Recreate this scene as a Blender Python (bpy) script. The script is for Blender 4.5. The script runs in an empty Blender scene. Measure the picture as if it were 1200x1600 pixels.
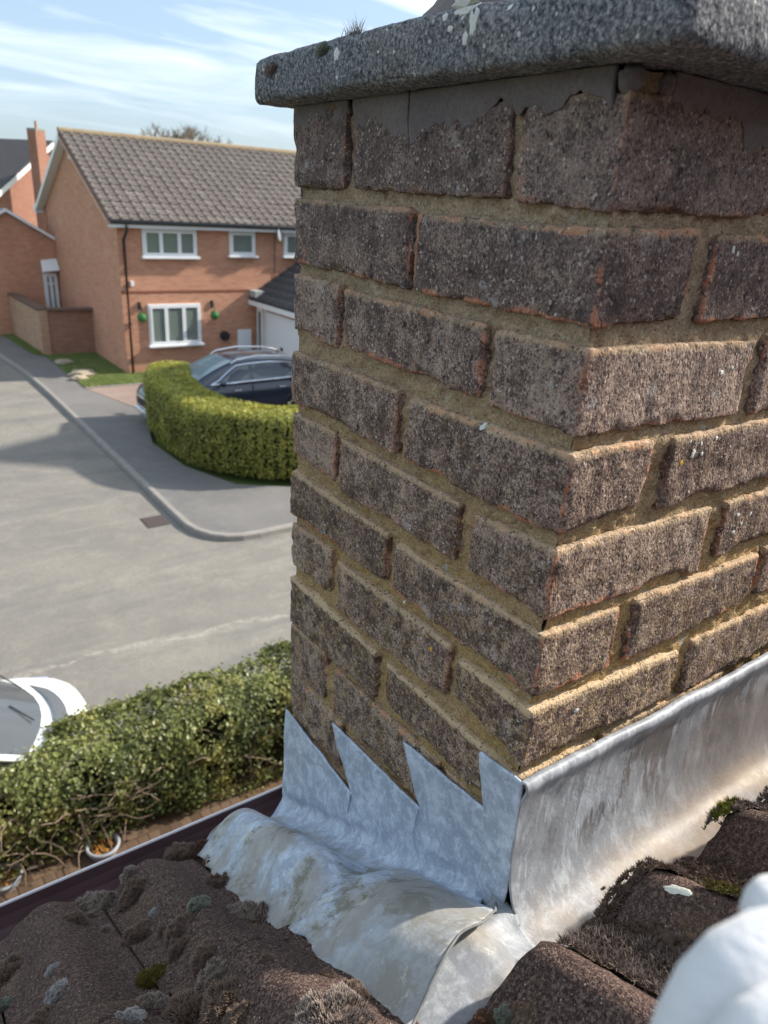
import bpy, bmesh, math, random
from mathutils import Vector, Matrix, noise
from math import radians, sin, cos, pi, sqrt, atan2, tan
random.seed(7)
S = bpy.context.scene
COL = S.collection

# ------------------------------------------------------------------ camera
CAM = Vector((-.4270, -.3490, .3929))
cam = bpy.data.cameras.new('camera')
camo = bpy.data.objects.new('camera', cam)
COL.objects.link(camo)
cam.sensor_fit = 'VERTICAL'; cam.sensor_height = 36; cam.sensor_width = 27
cam.lens = 1156.2 / 1600 * 36
r = Vector((1.9120, -.5610, .4509)); ang = r.length
Rm = Matrix.Rotation(ang, 3, r)
rows = [Vector(Rm[i]) for i in range(3)]
M = Matrix((rows[0], -rows[1], -rows[2])).transposed().to_4x4()
M.translation = CAM
camo.matrix_world = M
cam.clip_start = .01; cam.clip_end = 2000
cam.dof.use_dof = True
cam.dof.focus_distance = .73
cam.dof.aperture_fstop = 26.0 / 2.6
S.camera = camo
G = CAM.z - 5.5          # ground level

# ------------------------------------------------------------------ world, sun, exposure
SUN_EL = radians(33); SUN_AZ = radians(-12)     # azimuth from +X towards +Y
sdir = Vector((cos(SUN_EL) * cos(SUN_AZ), cos(SUN_EL) * sin(SUN_AZ), sin(SUN_EL)))
w = bpy.data.worlds.new('World'); S.world = w; w.use_nodes = True
wt = w.node_tree; wt.nodes.clear()
def wn(t, **k):
    n = wt.nodes.new(t)
    for a, b in k.items(): setattr(n, a, b)
    return n
sky = wn('ShaderNodeTexSky', sky_type='NISHITA'); sky.sun_disc = False
sky.sun_elevation = SUN_EL; sky.sun_rotation = atan2(sdir.x, sdir.y)
sky.air_density = 1.0; sky.dust_density = 2.2; sky.ozone_density = 2.0; sky.altitude = 50
tc = wn('ShaderNodeTexCoord')
sep = wn('ShaderNodeSeparateXYZ'); wt.links.new(tc.outputs['Generated'], sep.inputs[0])
zz = wn('ShaderNodeMath', operation='MAXIMUM'); wt.links.new(sep.outputs[2], zz.inputs[0]); zz.inputs[1].default_value = 0
za = wn('ShaderNodeMath', operation='ADD'); wt.links.new(zz.outputs[0], za.inputs[0]); za.inputs[1].default_value = .12
dx = wn('ShaderNodeMath', operation='DIVIDE'); wt.links.new(sep.outputs[0], dx.inputs[0]); wt.links.new(za.outputs[0], dx.inputs[1])
dy = wn('ShaderNodeMath', operation='DIVIDE'); wt.links.new(sep.outputs[1], dy.inputs[0]); wt.links.new(za.outputs[0], dy.inputs[1])
cmb = wn('ShaderNodeCombineXYZ'); wt.links.new(dx.outputs[0], cmb.inputs[0]); wt.links.new(dy.outputs[0], cmb.inputs[1])
mp = wn('ShaderNodeMapping'); mp.inputs['Rotation'].default_value = (0, 0, radians(25)); mp.inputs['Scale'].default_value = (.55, 1.5, 1)
wt.links.new(cmb.outputs[0], mp.inputs[0])
nz = wn('ShaderNodeTexNoise'); nz.inputs['Scale'].default_value = 1.15; nz.inputs['Detail'].default_value = 6; nz.inputs['Roughness'].default_value = .55
nz.inputs['Distortion'].default_value = .5
wt.links.new(mp.outputs[0], nz.inputs['Vector'])
cr = wn('ShaderNodeValToRGB'); cr.color_ramp.elements[0].position = .45; cr.color_ramp.elements[1].position = .64
wt.links.new(nz.outputs[0], cr.inputs[0])
hz = wn('ShaderNodeMapRange'); hz.inputs[1].default_value = .02; hz.inputs[2].default_value = .22; wt.links.new(zz.outputs[0], hz.inputs[0])
mul = wn('ShaderNodeMath', operation='MULTIPLY'); wt.links.new(cr.outputs[0], mul.inputs[0]); wt.links.new(hz.outputs[0], mul.inputs[1])
mul2 = wn('ShaderNodeMath', operation='MULTIPLY'); wt.links.new(mul.outputs[0], mul2.inputs[0]); mul2.inputs[1].default_value = .8
# thin high veil that whitens the blue
veil = wn('ShaderNodeMix', data_type='RGBA'); veil.inputs[0].default_value = .42
wt.links.new(sky.outputs[0], veil.inputs[6]); veil.inputs[7].default_value = (3.3, 4.4, 5.6, 1)
mx = wn('ShaderNodeMix', data_type='RGBA'); wt.links.new(mul2.outputs[0], mx.inputs[0])
wt.links.new(veil.outputs[2], mx.inputs[6]); mx.inputs[7].default_value = (7.2, 7.6, 7.9, 1)
bg = wn('ShaderNodeBackground'); bg.inputs[1].default_value = .075; wt.links.new(mx.outputs[2], bg.inputs[0])
wo = wn('ShaderNodeOutputWorld'); wt.links.new(bg.outputs[0], wo.inputs[0])
sun = bpy.data.lights.new('sun', 'SUN'); sun.energy = 2.8; sun.angle = radians(2); sun.color = (1, .93, .82)
suno = bpy.data.objects.new('sun', sun); COL.objects.link(suno)
suno.rotation_euler = sdir.to_track_quat('Z', 'Y').to_euler()
S.view_settings.view_transform = 'Standard'; S.view_settings.look = 'None'
S.view_settings.exposure = 1.45; S.view_settings.gamma = 1; S.view_settings.use_curve_mapping = False
S.render.engine = 'CYCLES'
S.cycles.max_bounces = 6

# ------------------------------------------------------------------ helpers
def tag(o, label=None, cat=None, group=None, kind=None):
    if label: o['label'] = label
    if cat: o['category'] = cat
    if group: o['group'] = group
    if kind: o['kind'] = kind
    return o
def empty(name, loc=(0, 0, 0), label=None, cat=None, group=None):
    o = bpy.data.objects.new(name, None); o.empty_display_size = .1
    o.location = loc; COL.objects.link(o); return tag(o, label, cat, group)
def setparent(o, p):
    o.parent = p
    if p is not None:
        pm = p.matrix_basis if p.parent is None else p.parent.matrix_basis @ p.matrix_basis
        o.matrix_parent_inverse = pm.inverted()      # geometry is given in world coordinates
def mesh_obj(name, verts, faces, mat, parent=None, smooth=False, attrs=None, matidx=None):
    me = bpy.data.meshes.new(name); me.from_pydata([tuple(v) for v in verts], [], faces)
    mats = mat if isinstance(mat, (list, tuple)) else [mat]
    for m in mats: me.materials.append(m)
    if smooth: me.shade_smooth()
    if matidx: me.polygons.foreach_set('material_index', matidx)
    if attrs:
        for k, vals in attrs.items():
            a = me.attributes.new(k, 'FLOAT', 'POINT'); a.data.foreach_set('value', vals)
    me.update()
    o = bpy.data.objects.new(name, me); COL.objects.link(o)
    if parent is not None: setparent(o, parent)
    return o
class MB:
    def __init__(s): s.v = []; s.f = []
    def add(s, v, f):
        k = len(s.v); s.v += [Vector(q) for q in v]; s.f += [tuple(i + k for i in q) for q in f]; return s
    def box(s, a, b):
        x0, y0, z0 = a; x1, y1, z1 = b
        return s.add([(x0,y0,z0),(x1,y0,z0),(x1,y1,z0),(x0,y1,z0),(x0,y0,z1),(x1,y0,z1),(x1,y1,z1),(x0,y1,z1)],
                     [(0,3,2,1),(4,5,6,7),(0,1,5,4),(1,2,6,5),(2,3,7,6),(3,0,4,7)])
    def quadprism(s, pts, d):
        n = len(pts); d = Vector(d); P = [Vector(p) for p in pts]
        return s.add(P + [p + d for p in P], [tuple(range(n))[::-1], tuple(range(n, 2*n))] + [(i, (i+1) % n, (i+1) % n + n, i + n) for i in range(n)])
    def tube(s, pts, rad, n=8, cap=True):
        P = [Vector(p) for p in pts]; k = len(s.v)
        R = rad if isinstance(rad, (list, tuple)) else [rad] * len(P)
        up = Vector((0, 0, 1))
        for i, p in enumerate(P):
            t = (P[min(i+1, len(P)-1)] - P[max(i-1, 0)]).normalized()
            a = t.cross(up)
            if a.length < .05: a = t.cross(Vector((1, 0, 0)))
            a.normalize(); b = a.cross(t)
            for j in range(n):
                th = 2*pi*j/n; s.v.append(p + (a*cos(th) + b*sin(th)) * R[i])
        for i in range(len(P)-1):
            for j in range(n):
                s.f.append((k+i*n+j, k+i*n+(j+1) % n, k+(i+1)*n+(j+1) % n, k+(i+1)*n+j))
        if cap:
            s.f.append(tuple(k+j for j in range(n))[::-1]); s.f.append(tuple(k+(len(P)-1)*n+j for j in range(n)))
        return s
    def build(s, name, mat, parent=None, smooth=False):
        return mesh_obj(name, s.v, s.f, mat, parent, smooth)
def bevel(o, wdt=.01, seg=2):
    m = o.modifiers.new('bevel', 'BEVEL'); m.width = wdt; m.segments = seg; m.limit_method = 'ANGLE'; return o
def fbm(p, sc, oct=3):
    return noise.fractal(Vector(p) * sc, .6, 2.0, oct)
def sstep(a, b, x):
    t = min(1, max(0, (x-a)/(b-a))); return t*t*(3-2*t)

# ------------------------------------------------------------------ materials
class NT:
    def __init__(s, name, rough=.85, spec=.3, metal=0.):
        s.m = bpy.data.materials.new(name); s.m.use_nodes = True; s.t = s.m.node_tree; s.t.nodes.clear()
        s.out = s.n('ShaderNodeOutputMaterial'); s.b = s.n('ShaderNodeBsdfPrincipled')
        s.l(s.b.outputs[0], s.out.inputs[0])
        s.b.inputs['Roughness'].default_value = rough; s.b.inputs['Metallic'].default_value = metal
        s.b.inputs['Specular IOR Level'].default_value = spec
        s.tc = s.n('ShaderNodeTexCoord'); s.pos = s.tc.outputs['Object']
    def n(s, t, **k):
        n = s.t.nodes.new(t)
        for a, b in k.items(): setattr(n, a, b)
        return n
    def l(s, a, b): s.t.links.new(a, b)
    def put(s, sock, v):
        if isinstance(v, (int, float)): sock.default_value = v
        elif isinstance(v, (tuple, list)): sock.default_value = tuple(v) + ((1,) if len(v) == 3 and len(sock.default_value) == 4 else ())
        else: s.l(v, sock)
    def map(s, scale=(1, 1, 1), rot=(0, 0, 0), src=None):
        m = s.n('ShaderNodeMapping'); m.inputs['Scale'].default_value = scale; m.inputs['Rotation'].default_value = rot
        s.l(src or s.pos, m.inputs[0]); return m.outputs[0]
    def noise(s, scale, det=3, rough=.55, src=None, dist=0):
        n = s.n('ShaderNodeTexNoise'); n.inputs['Scale'].default_value = scale; n.inputs['Detail'].default_value = det
        n.inputs['Roughness'].default_value = rough; n.inputs['Distortion'].default_value = dist; s.l(src or s.pos, n.inputs['Vector']); return n.outputs[0]
    def vor(s, scale, src=None, out='Distance', feat='F1'):
        n = s.n('ShaderNodeTexVoronoi', feature=feat); n.inputs['Scale'].default_value = scale; s.l(src or s.pos, n.inputs['Vector']); return n.outputs[out]
    def ramp(s, f, a, b, c0=0., c1=1.):
        n = s.n('ShaderNodeMapRange', clamp=True); s.put(n.inputs[0], f); n.inputs[1].default_value = a; n.inputs[2].default_value = b
        n.inputs[3].default_value = c0; n.inputs[4].default_value = c1; return n.outputs[0]
    def mix(s, f, a, b, bt='MIX'):
        n = s.n('ShaderNodeMix', data_type='RGBA', blend_type=bt); s.put(n.inputs[0], f); s.put(n.inputs[6], a); s.put(n.inputs[7], b); return n.outputs[2]
    def math(s, op, a, b=0.):
        n = s.n('ShaderNodeMath', operation=op); s.put(n.inputs[0], a); s.put(n.inputs[1], b); return n.outputs[0]
    def attr(s, name):
        n = s.n('ShaderNodeAttribute'); n.attribute_name = name; return n.outputs['Fac']
    def rnd(s): return s.n('ShaderNodeObjectInfo').outputs['Random']
    def ocol(s):
        n = s.n('ShaderNodeObjectInfo'); q = s.n('ShaderNodeSeparateColor'); s.l(n.outputs['Color'], q.inputs[0]); return q.outputs
    def color(s, v): s.put(s.b.inputs['Base Color'], v); return s
    def rough(s, v): s.put(s.b.inputs['Roughness'], v); return s
    def bump(s, h, dist=.001, strength=1.):
        n = s.n('ShaderNodeBump'); n.inputs['Strength'].default_value = strength; n.inputs['Distance'].default_value = dist
        s.l(h, n.inputs['Height'])
        if s.b.inputs['Normal'].is_linked: s.l(s.b.inputs['Normal'].links[0].from_socket, n.inputs['Normal'])
        s.l(n.outputs[0], s.b.inputs['Normal']); return s
def flat(name, col, rough=.6, spec=.4, metal=0., var=.08, sc=30):
    t = NT(name, rough, spec, metal)
    f = t.noise(sc, 4)
    t.color(t.mix(f, tuple(c*(1-var) for c in col), tuple(min(1, c*(1+var)) for c in col)))
    t.bump(f, .0005, .3); return t.m

# --- near brick: wire-cut dark face, per brick tone in object colour (r tone, g orange edges, b lichen/ochre)
def brick_mat():
    t = NT('weathered_dark_brick', .92, .2)
    oc = t.ocol(); tone, red, ochre = oc[0], oc[1], oc[2]
    streak = t.map((1, 1, .72))
    g1 = t.noise(430, 3, .7, streak); g2 = t.noise(150, 4, .65, streak); big = t.noise(22, 3, .6); mid = t.noise(60, 4, .65)
    pores = t.vor(240, streak)
    cell = t.n('ShaderNodeSeparateColor'); t.l(t.vor(900, streak, 'Color'), cell.inputs[0])
    cell2 = t.n('ShaderNodeSeparateColor'); t.l(t.vor(480, None, 'Color'), cell2.inputs[0])
    dark = t.mix(g2, (.048, .029, .028), (.17, .108, .09))
    light = t.mix(g2, (.31, .212, .168), (.57, .43, .345))
    f = t.math('ADD', t.ramp(g1, .35, .65, -.25, .25), t.ramp(big, .3, .7, -.42, .42))
    f = t.math('ADD', f, t.ramp(mid, .3, .7, -.34, .34)); f = t.math('ADD', f, t.ramp(cell.outputs[0], 0, 1, -.46, .46)); f = t.math('ADD', f, t.ramp(cell2.outputs[1], 0, 1, -.22, .22)); f = t.math('ADD', f, t.math('SUBTRACT', tone, .07))
    c = t.mix(t.ramp(f, .05, .95), dark, light)
    spz = t.n('ShaderNodeSeparateXYZ'); t.l(t.pos, spz.inputs[0])
    # sooty purple-grey film on the upper courses, golden algae grain on the lower ones
    c = t.mix(t.math('MULTIPLY', t.ramp(spz.outputs[2], .20, .40, 0, .55), t.ramp(g2, .3, .6, .5, 1)), c, t.mix(g1, (.062, .048, .052), (.20, .165, .16)))
    lowf = t.ramp(spz.outputs[2], .24, -.04, 0, 1)
    c = t.mix(t.math('MULTIPLY', lowf, t.math('MULTIPLY', t.ramp(cell.outputs[2], .45, .9, 0, .8), t.ramp(t.noise(40, 4, .7), .42, .62))), c, (.50, .345, .13))
    c = t.mix(t.math('MULTIPLY', lowf, t.ramp(t.noise(48, 5, .75), .5, .6, 0, .8)), c, t.mix(g1, (.03, .022, .018), (.13, .085, .045)))
    # black soot / algae blotches
    sp = t.ramp(t.noise(85, 4, .7), .58, .68); c = t.mix(t.math('MULTIPLY', sp, .85), c, (.025, .021, .023))
    c = t.mix(t.ramp(t.noise(26, 4, .75), .56, .68, 0, .75), c, (.055, .042, .042))
    c = t.mix(t.ramp(t.noise(33, 4, .7, None, .5), .62, .72, 0, .7), c, t.mix(g1, (.34, .33, .33), (.50, .49, .48)))
    # orange body showing at worn arrises
    e = t.attr('edge'); er = t.math('ADD', t.math('MULTIPLY', e, .75), t.ramp(t.noise(30, 3, .6), .35, .75, -.5, .45))
    er = t.math('MULTIPLY', t.ramp(er, .34, .50), red)
    c = t.mix(er, c, t.mix(g2, (.38, .13, .075), (.62, .28, .16)))
    # ochre lichen film on the lower courses, plus painted light along the upper arris
    up = t.attr('top'); oc_f = t.math('MULTIPLY', t.ramp(t.math('ADD', t.math('MULTIPLY', up, .35), t.noise(120, 4, .7)), .5, .8), t.math('ADD', t.math('MULTIPLY', ochre, 1.5), t.math('MULTIPLY', up, .3)))
    c = t.mix(oc_f, c, t.mix(g1, (.47, .33, .19), (.66, .50, .32)))
    # white crust specks
    v = t.vor(75, None); ws = t.math('MULTIPLY', t.ramp(v, .13, .08), t.ramp(t.noise(18, 2), .56, .66))
    c = t.mix(ws, c, (.62, .62, .58))
    v2 = t.vor(330, None); c = t.mix(t.math('MULTIPLY', t.ramp(v2, .2, .1), t.ramp(t.noise(60, 2), .5, .6)), c, (.58, .54, .5))
    c = t.mix(t.ramp(cell2.outputs[0], .93, .99, 0, .55), c, (.62, .55, .47)); c = t.mix(t.ramp(cell2.outputs[2], .12, .02, 0, .7), c, (.03, .022, .022))
    t.color(c)
    t.bump(t.noise(90, 4, .7, streak), .0030, .9); t.bump(t.math('ADD', g1, t.ramp(pores, 0, .4, 0, .6)), .0016, .9)
    return t.m
BRICK = brick_mat()
def mortar_mat():
    t = NT('sand_mortar', .95, .15)
    g = t.noise(420, 3, .7); m = t.noise(70, 5, .7); big = t.noise(14, 3)
    sp = t.n('ShaderNodeSeparateXYZ'); t.l(t.pos, sp.inputs[0])
    c = t.mix(m, (.36, .26, .17), (.66, .49, .33))
    low = t.mix(m, (.42, .265, .095), (.74, .50, .22))
    c = t.mix(t.math('MULTIPLY', t.ramp(sp.outputs[2], .32, .02), t.ramp(big, .3, .55, .5, 1)), c, low)
    cl = t.n('ShaderNodeSeparateColor'); t.l(t.vor(560, None, 'Color'), cl.inputs[0]); c = t.mix(t.ramp(cl.outputs[0], .3, 0, 0, .65), c, (.17, .125, .07)); c = t.mix(t.ramp(cl.outputs[1], .8, 1, 0, .6), c, (.75, .66, .50))
    c = t.mix(t.ramp(g, .35, .7, .4, 0), c, (.16, .12, .07))
    c = t.mix(t.ramp(t.noise(35, 5, .75), .6, .72, 0, .75), c, (.13, .10, .06))
    c = t.mix(t.ramp(t.noise(24, 3, .7), .66, .72, 0, .8), c, (.50, .48, .42))
    t.color(c); t.bump(m, .007, 1.); t.bump(g, .0022, 1.); return t.m
MORTAR = mortar_mat()
def render_mat():
    t = NT('grey_bedding_mortar', .95, .15)
    m = t.noise(40, 5, .65); g = t.noise(380, 2, .7)
    c = t.mix(m, (.13, .112, .112), (.28, .24, .23)); c = t.mix(t.ramp(t.noise(9, 3), .4, .65, 0, .7), c, (.15, .13, .135))
    c = t.mix(t.ramp(g, .3, .6, .35, 0), c, (.06, .05, .05))
    t.color(c); t.bump(m, .003, .6); t.bump(g, .0008, .7); return t.m
RENDER = render_mat()
def slab_mat():
    t = NT('weathered_concrete_slab', .95, .2)
    g = t.vor(300); g1 = t.noise(260, 3, .7); m = t.noise(30, 5, .7); big = t.noise(8, 3)
    cl = t.n('ShaderNodeSeparateColor'); t.l(t.vor(620, None, 'Color'), cl.inputs[0]); c = t.mix(m, (.07, .077, .092), (.17, .178, .195)); c = t.mix(t.ramp(big, .5, .7, 0, .65), c, (.2, .175, .155))
    c = t.mix(t.ramp(g1, .5, .66, 0, .75), c, (.36, .35, .345)); c = t.mix(t.ramp(g1, .47, .36, 0, .8), c, (.02, .02, .024))
    v = t.vor(110); c = t.mix(t.math('MULTIPLY', t.ramp(v, .22, .14), t.ramp(t.noise(45, 2), .5, .58)), c, (.6, .6, .57))
    t.color(c); c = t.mix(t.ramp(cl.outputs[0], .6, 1, 0, .62), c, (.40, .405, .41)); c = t.mix(t.ramp(cl.outputs[1], .3, 0, 0, .6), c, (.04, .043, .052)); t.color(c)
    t.bump(m, .002, .5); t.bump(g, .0006, .7); return t.m
SLAB = slab_mat()
def lead_mat(name, warm, streak):
    t = NT(name, .6, .45, .15)
    sc = t.map(streak)
    n1 = t.noise(14, 5, .65, None, .6); n2 = t.noise(55, 6, .7, sc, .4); n3 = t.noise(260, 4, .7, sc); n4 = t.noise(5.5, 3, .6)
    base = t.mix(n1, (.17, .185, .21), (.27, .285, .31))
    base = t.mix(t.ramp(n2, .47, .68), base, (.38, .40, .42))                 # pale patina
    base = t.mix(t.ramp(n3, .52, .7, 0, .35), base, (.2, .21, .25))
    st = t.math('MULTIPLY', t.ramp(n4, .44, .6), warm)
    base = t.mix(st, base, t.mix(n2, (.20, .17, .135), (.36, .32, .26)))            # brown silt
    base = t.mix(t.math('MULTIPLY', t.ramp(t.noise(11, 4, .7), .6, .7), warm), base, (.13, .125, .095))
    base = t.mix(t.math('MULTIPLY', t.ramp(t.noise(31, 5, .75), .61, .68), .5 * warm), base, (.50, .50, .44))
    t.color(base); t.rough(t.ramp(n2, .3, .7, .5, .7)); t.bump(n1, .004, .35); t.bump(t.noise(120, 5, .7), .0012, .45); return t.m
LEAD_V = lead_mat('weathered_lead_upstand', .15, (1, 1, 1))
LEAD_H = lead_mat('weathered_lead_apron', .95, (1, 1, 1))
def lead_back():
    t = NT('weathered_lead_gutter', .6, .45, .12)
    st = t.map((1, 1, .22)); sp = t.n('ShaderNodeSeparateXYZ'); t.l(t.pos, sp.inputs[0])
    n1 = t.noise(10, 5, .65, None, .5); n2 = t.noise(75, 5, .7, st, .3); n3 = t.noise(300, 3, .7)
    base = t.mix(n1, (.24, .25, .27), (.36, .375, .40))
    base = t.mix(t.ramp(n2, .47, .62, 0, .75), base, (.52, .55, .59))
    # runs of bare dark lead down the upstand
    run = t.math('MULTIPLY', t.ramp(t.noise(30, 5, .75, st, .4), .49, .56), t.ramp(sp.outputs[2], -.215, -.17)); run = t.math('MULTIPLY', run, t.ramp(sp.outputs[0], .02, .09, .25, 1))
    run = t.math('MULTIPLY', run, t.ramp(sp.outputs[2], -.085, -.105))
    base = t.mix(t.math('MULTIPLY', run, .8), base, (.09, .07, .065))
    wear = t.math('MULTIPLY', t.ramp(sp.outputs[0], .13, .3), t.math('MULTIPLY', t.ramp(sp.outputs[2], -.1, -.14), t.ramp(n1, .3, .5, .45, .9)))
    base = t.mix(wear, base, t.mix(n2, (.13, .11, .105), (.24, .21, .19)))
    silt = t.math('MULTIPLY', t.ramp(sp.outputs[2], -.205, -.228), t.ramp(n1, .38, .6, .25, 1))
    base = t.mix(t.math('MULTIPLY', silt, .8), base, t.mix(t.noise(24, 4), (.22, .155, .105), (.37, .30, .22)))
    base = t.mix(t.ramp(n3, .55, .7, 0, .3), base, (.18, .17, .18))
    t.color(base); t.rough(t.ramp(n2, .3, .7, .5, .7)); t.bump(n1, .004, .3); t.bump(t.noise(140, 5, .7), .001, .45); return t.m
LEAD_B = lead_back()
def lead_side():
    t = NT('weathered_lead_flashing', .6, .45, .15)
    sp = t.n('ShaderNodeSeparateXYZ'); t.l(t.pos, sp.inputs[0])
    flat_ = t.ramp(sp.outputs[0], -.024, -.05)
    n1 = t.noise(14, 5, .65, None, .6); n2 = t.noise(62, 6, .7, None, .4); n3 = t.noise(260, 4, .7); n4 = t.noise(9, 4, .65, None, .4)
    base = t.mix(n1, (.29, .345, .43), (.43, .49, .58))
    base = t.mix(t.ramp(n2, .44, .60, 0, .75), base, (.62, .70, .80))
    base = t.mix(t.ramp(n3, .52, .68, 0, .45), base, (.24, .27, .33))
    base = t.mix(t.ramp(t.noise(170, 4, .8, t.map((1, 1, .4))), .55, .68, 0, .5), base, (.72, .79, .88))
    st = t.math('MULTIPLY', t.ramp(n4, .42, .55), flat_)
    base = t.mix(t.math('MULTIPLY', st, .8), base, t.mix(n2, (.25, .22, .185), (.42, .38, .33)))
    dk = t.math('MULTIPLY', t.ramp(t.noise(17, 5, .75, None, .5), .53, .61), flat_)
    base = t.mix(t.math('MULTIPLY', dk, .85), base, t.mix(n3, (.12, .115, .075), (.24, .23, .17)))
    base = t.mix(t.math('MULTIPLY', t.ramp(sp.outputs[1], .07, .0), t.math('MULTIPLY', flat_, .75)), base, t.mix(n2, (.22, .21, .19), (.38, .37, .34)))  # near end painted darker to offset the sunlit patch there
    base = t.mix(t.math('MULTIPLY', t.ramp(t.noise(23, 5, .75), .58, .66), t.math('MULTIPLY', flat_, .6)), base, (.62, .60, .52))
    t.color(base); t.rough(t.ramp(n2, .3, .7, .5, .7)); t.bump(n1, .004, .35); t.bump(t.noise(120, 5, .7), .0014, .5); t.bump(n3, .0005, .5); return t.m
LEAD_S = lead_side()
def tile_mat():
    t = NT('granular_brown_tile', .93, .2)
    g = t.vor(640, None, 'Color'); gd = t.vor(640); n1 = t.noise(290, 3, .8); m = t.noise(24, 4, .7)
    gs = t.n('ShaderNodeSeparateColor'); t.l(g, gs.inputs[0])
    c = t.mix(m, (.052, .031, .027), (.115, .071, .060)); c = t.mix(t.ramp(n1, .48, .60, 0, .8), c, (.24, .165, .13))
    c = t.mix(t.ramp(n1, .46, .34, 0, .7), c, (.018, .012, .013))
    c = t.mix(t.ramp(gs.outputs[2], .35, 0, 0, .8), c, (.018, .012, .011)); c = t.mix(t.math('MULTIPLY', t.ramp(gs.outputs[0], .92, .98, 0, .8), t.ramp(gd, .45, .25)), c, (.36, .27, .19)); c = t.mix(t.math('MULTIPLY', t.ramp(gs.outputs[1], .988, .994), t.ramp(gd, .45, .3)), c, (.7, .66, .58))
    c = t.mix(t.ramp(t.noise(13, 4, .7), .56, .68, 0, .35), c, (.20, .13, .065))
    c = t.mix(t.ramp(t.rnd(), 0, 1, 0, .18), c, (.18, .12, .10))
    t.color(c); t.bump(m, .004, .5); t.bump(n1, .0022, .9); t.bump(gd, .0016, .8); return t.m
TILE = tile_mat()
def moss_mat(name, a, b, tip):
    t = NT(name, .9, .15)
    h = t.attr('tip'); n = t.noise(300, 2)
    t.color(t.mix(t.ramp(h, .35, 1), t.mix(n, a, b), tip)); return t.m
MOSS = [moss_mat('brown_moss', (.055, .036, .028), (.15, .10, .075), (.36, .27, .21)),
        moss_mat('grey_moss', (.07, .05, .042), (.18, .135, .11), (.52, .43, .37)),
        moss_mat('green_moss', (.05, .04, .015), (.10, .085, .02), (.22, .17, .04)),
        moss_mat('hoary_moss', (.12, .10, .09), (.22, .20, .18), (.72, .70, .68)),
        moss_mat('sage_moss', (.08, .08, .06), (.16, .17, .12), (.42, .46, .38)),
        moss_mat('rust_moss', (.04, .022, .015), (.11, .055, .035), (.26, .15, .10)),
        moss_mat('lime_moss', (.06, .06, .01), (.16, .16, .02), (.36, .34, .05))]
WHITE = flat('white_upvc', (.80, .81, .82), .35, .5, 0, .03)
BLACKP = flat('black_plastic', (.02, .02, .022), .4, .5)
BROWNP = flat('brown_plastic_gutter', (.125, .072, .078), .42, .5, 0, .3, 25)
RIM = flat('pale_gutter_rim', (.72, .66, .66), .4, .5, 0, .1)
def glass(name, col):
    t = NT(name, .08, .6); t.color(t.mix(t.noise(3, 2), col, tuple(c*1.35 for c in col))); return t.m
PANE = glass('window_glass', (.15, .18, .16)); CARGLASS = glass('car_glass', (.10, .13, .14)); SCREEN = glass('windscreen_glass', (.16, .22, .24))
def farbrick(name, c1, c2, mo, rot=0., stain=.3):
    t = NT(name, .9, .2)
    sp = t.n('ShaderNodeSeparateXYZ'); t.l(t.pos, sp.inputs[0])
    cb = t.n('ShaderNodeCombineXYZ'); t.l(t.math('ADD', sp.outputs[0], sp.outputs[1]), cb.inputs[0]); t.l(sp.outputs[2], cb.inputs[1])
    b = t.n('ShaderNodeTexBrick'); t.l(cb.outputs[0], b.inputs[0]); b.inputs['Scale'].default_value = 1
    b.inputs['Brick Width'].default_value = .225; b.inputs['Row Height'].default_value = .075; b.inputs['Mortar Size'].default_value = .006
    b.inputs['Color1'].default_value = (*c1, 1); b.inputs['Color2'].default_value = (*c2, 1); b.inputs['Mortar'].default_value = (*mo, 1); b.inputs['Bias'].default_value = 0
    c = t.mix(t.ramp(t.noise(.9, 4, .65), .35, .7, 0, stain), b.outputs[0], tuple(x*.62 for x in c1))
    c = t.mix(t.ramp(t.noise(4.5, 4, .7, t.map((.4, .4, 1))), .45, .75, 0, .5), c, (c2[0]*1.35, c2[1]*1.5, c2[2]*1.5))
    t.color(c); t.bump(b.outputs[1], .006, .5); return t.m
FBRICK = farbrick('orange_red_house_brick', (.60, .30, .19), (.48, .205, .125), (.55, .42, .32))
FBRICK2 = farbrick('buff_garden_wall_brick', (.48, .30, .19), (.38, .20, .13), (.46, .38, .28))
def roof_far(name, a, b, li):
    t = NT(name, .9, .2)
    m = t.noise(1.6, 5, .7); n = t.noise(14, 4, .7); rn = t.rnd()
    c = t.mix(m, a, b); c = t.mix(t.ramp(rn, .2, 1, 0, .5), c, tuple(x*.62 for x in b)); c = t.mix(t.ramp(rn, .2, 0, 0, .2), c, li)
    c = t.mix(t.ramp(n, .47, .66, 0, .7), c, li); t.color(c); t.bump(n, .008, .4); return t.m
FTILE = roof_far('lichened_grey_roof_tile', (.095, .078, .072), (.155, .13, .12), (.33, .30, .275))
FTILE2 = roof_far('dark_slate_coloured_tile', (.07, .065, .07), (.105, .098, .1), (.14, .13, .13))
RIDGE = flat('ochre_lichened_ridge', (.29, .225, .145), .9, .2, 0, .35, 3)
def asphalt(name, a, b, warm):
    t = NT(name, .92, .25)
    g = t.noise(60, 3, .7); m = t.noise(.55, 6, .62, None, .5); m2 = t.noise(2.6, 5, .7)
    c = t.mix(t.ramp(m, .35, .68), a, b); c = t.mix(t.ramp(m2, .5, .7, 0, .45), c, warm)
    c = t.mix(t.ramp(t.noise(1.1, 5, .7, t.map((.3, 1.6, 1), (0, 0, .12)), .6), .56, .66, 0, .42), c, warm)
    c = t.mix(t.ramp(g, .35, .65, .4, 0), c, tuple(x*.55 for x in a))
    t.color(c); t.bump(g, .006, .7); return t.m
ROAD_ = asphalt('worn_road_asphalt', (.20, .19, .175), (.275, .255, .225), (.34, .31, .25))
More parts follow.
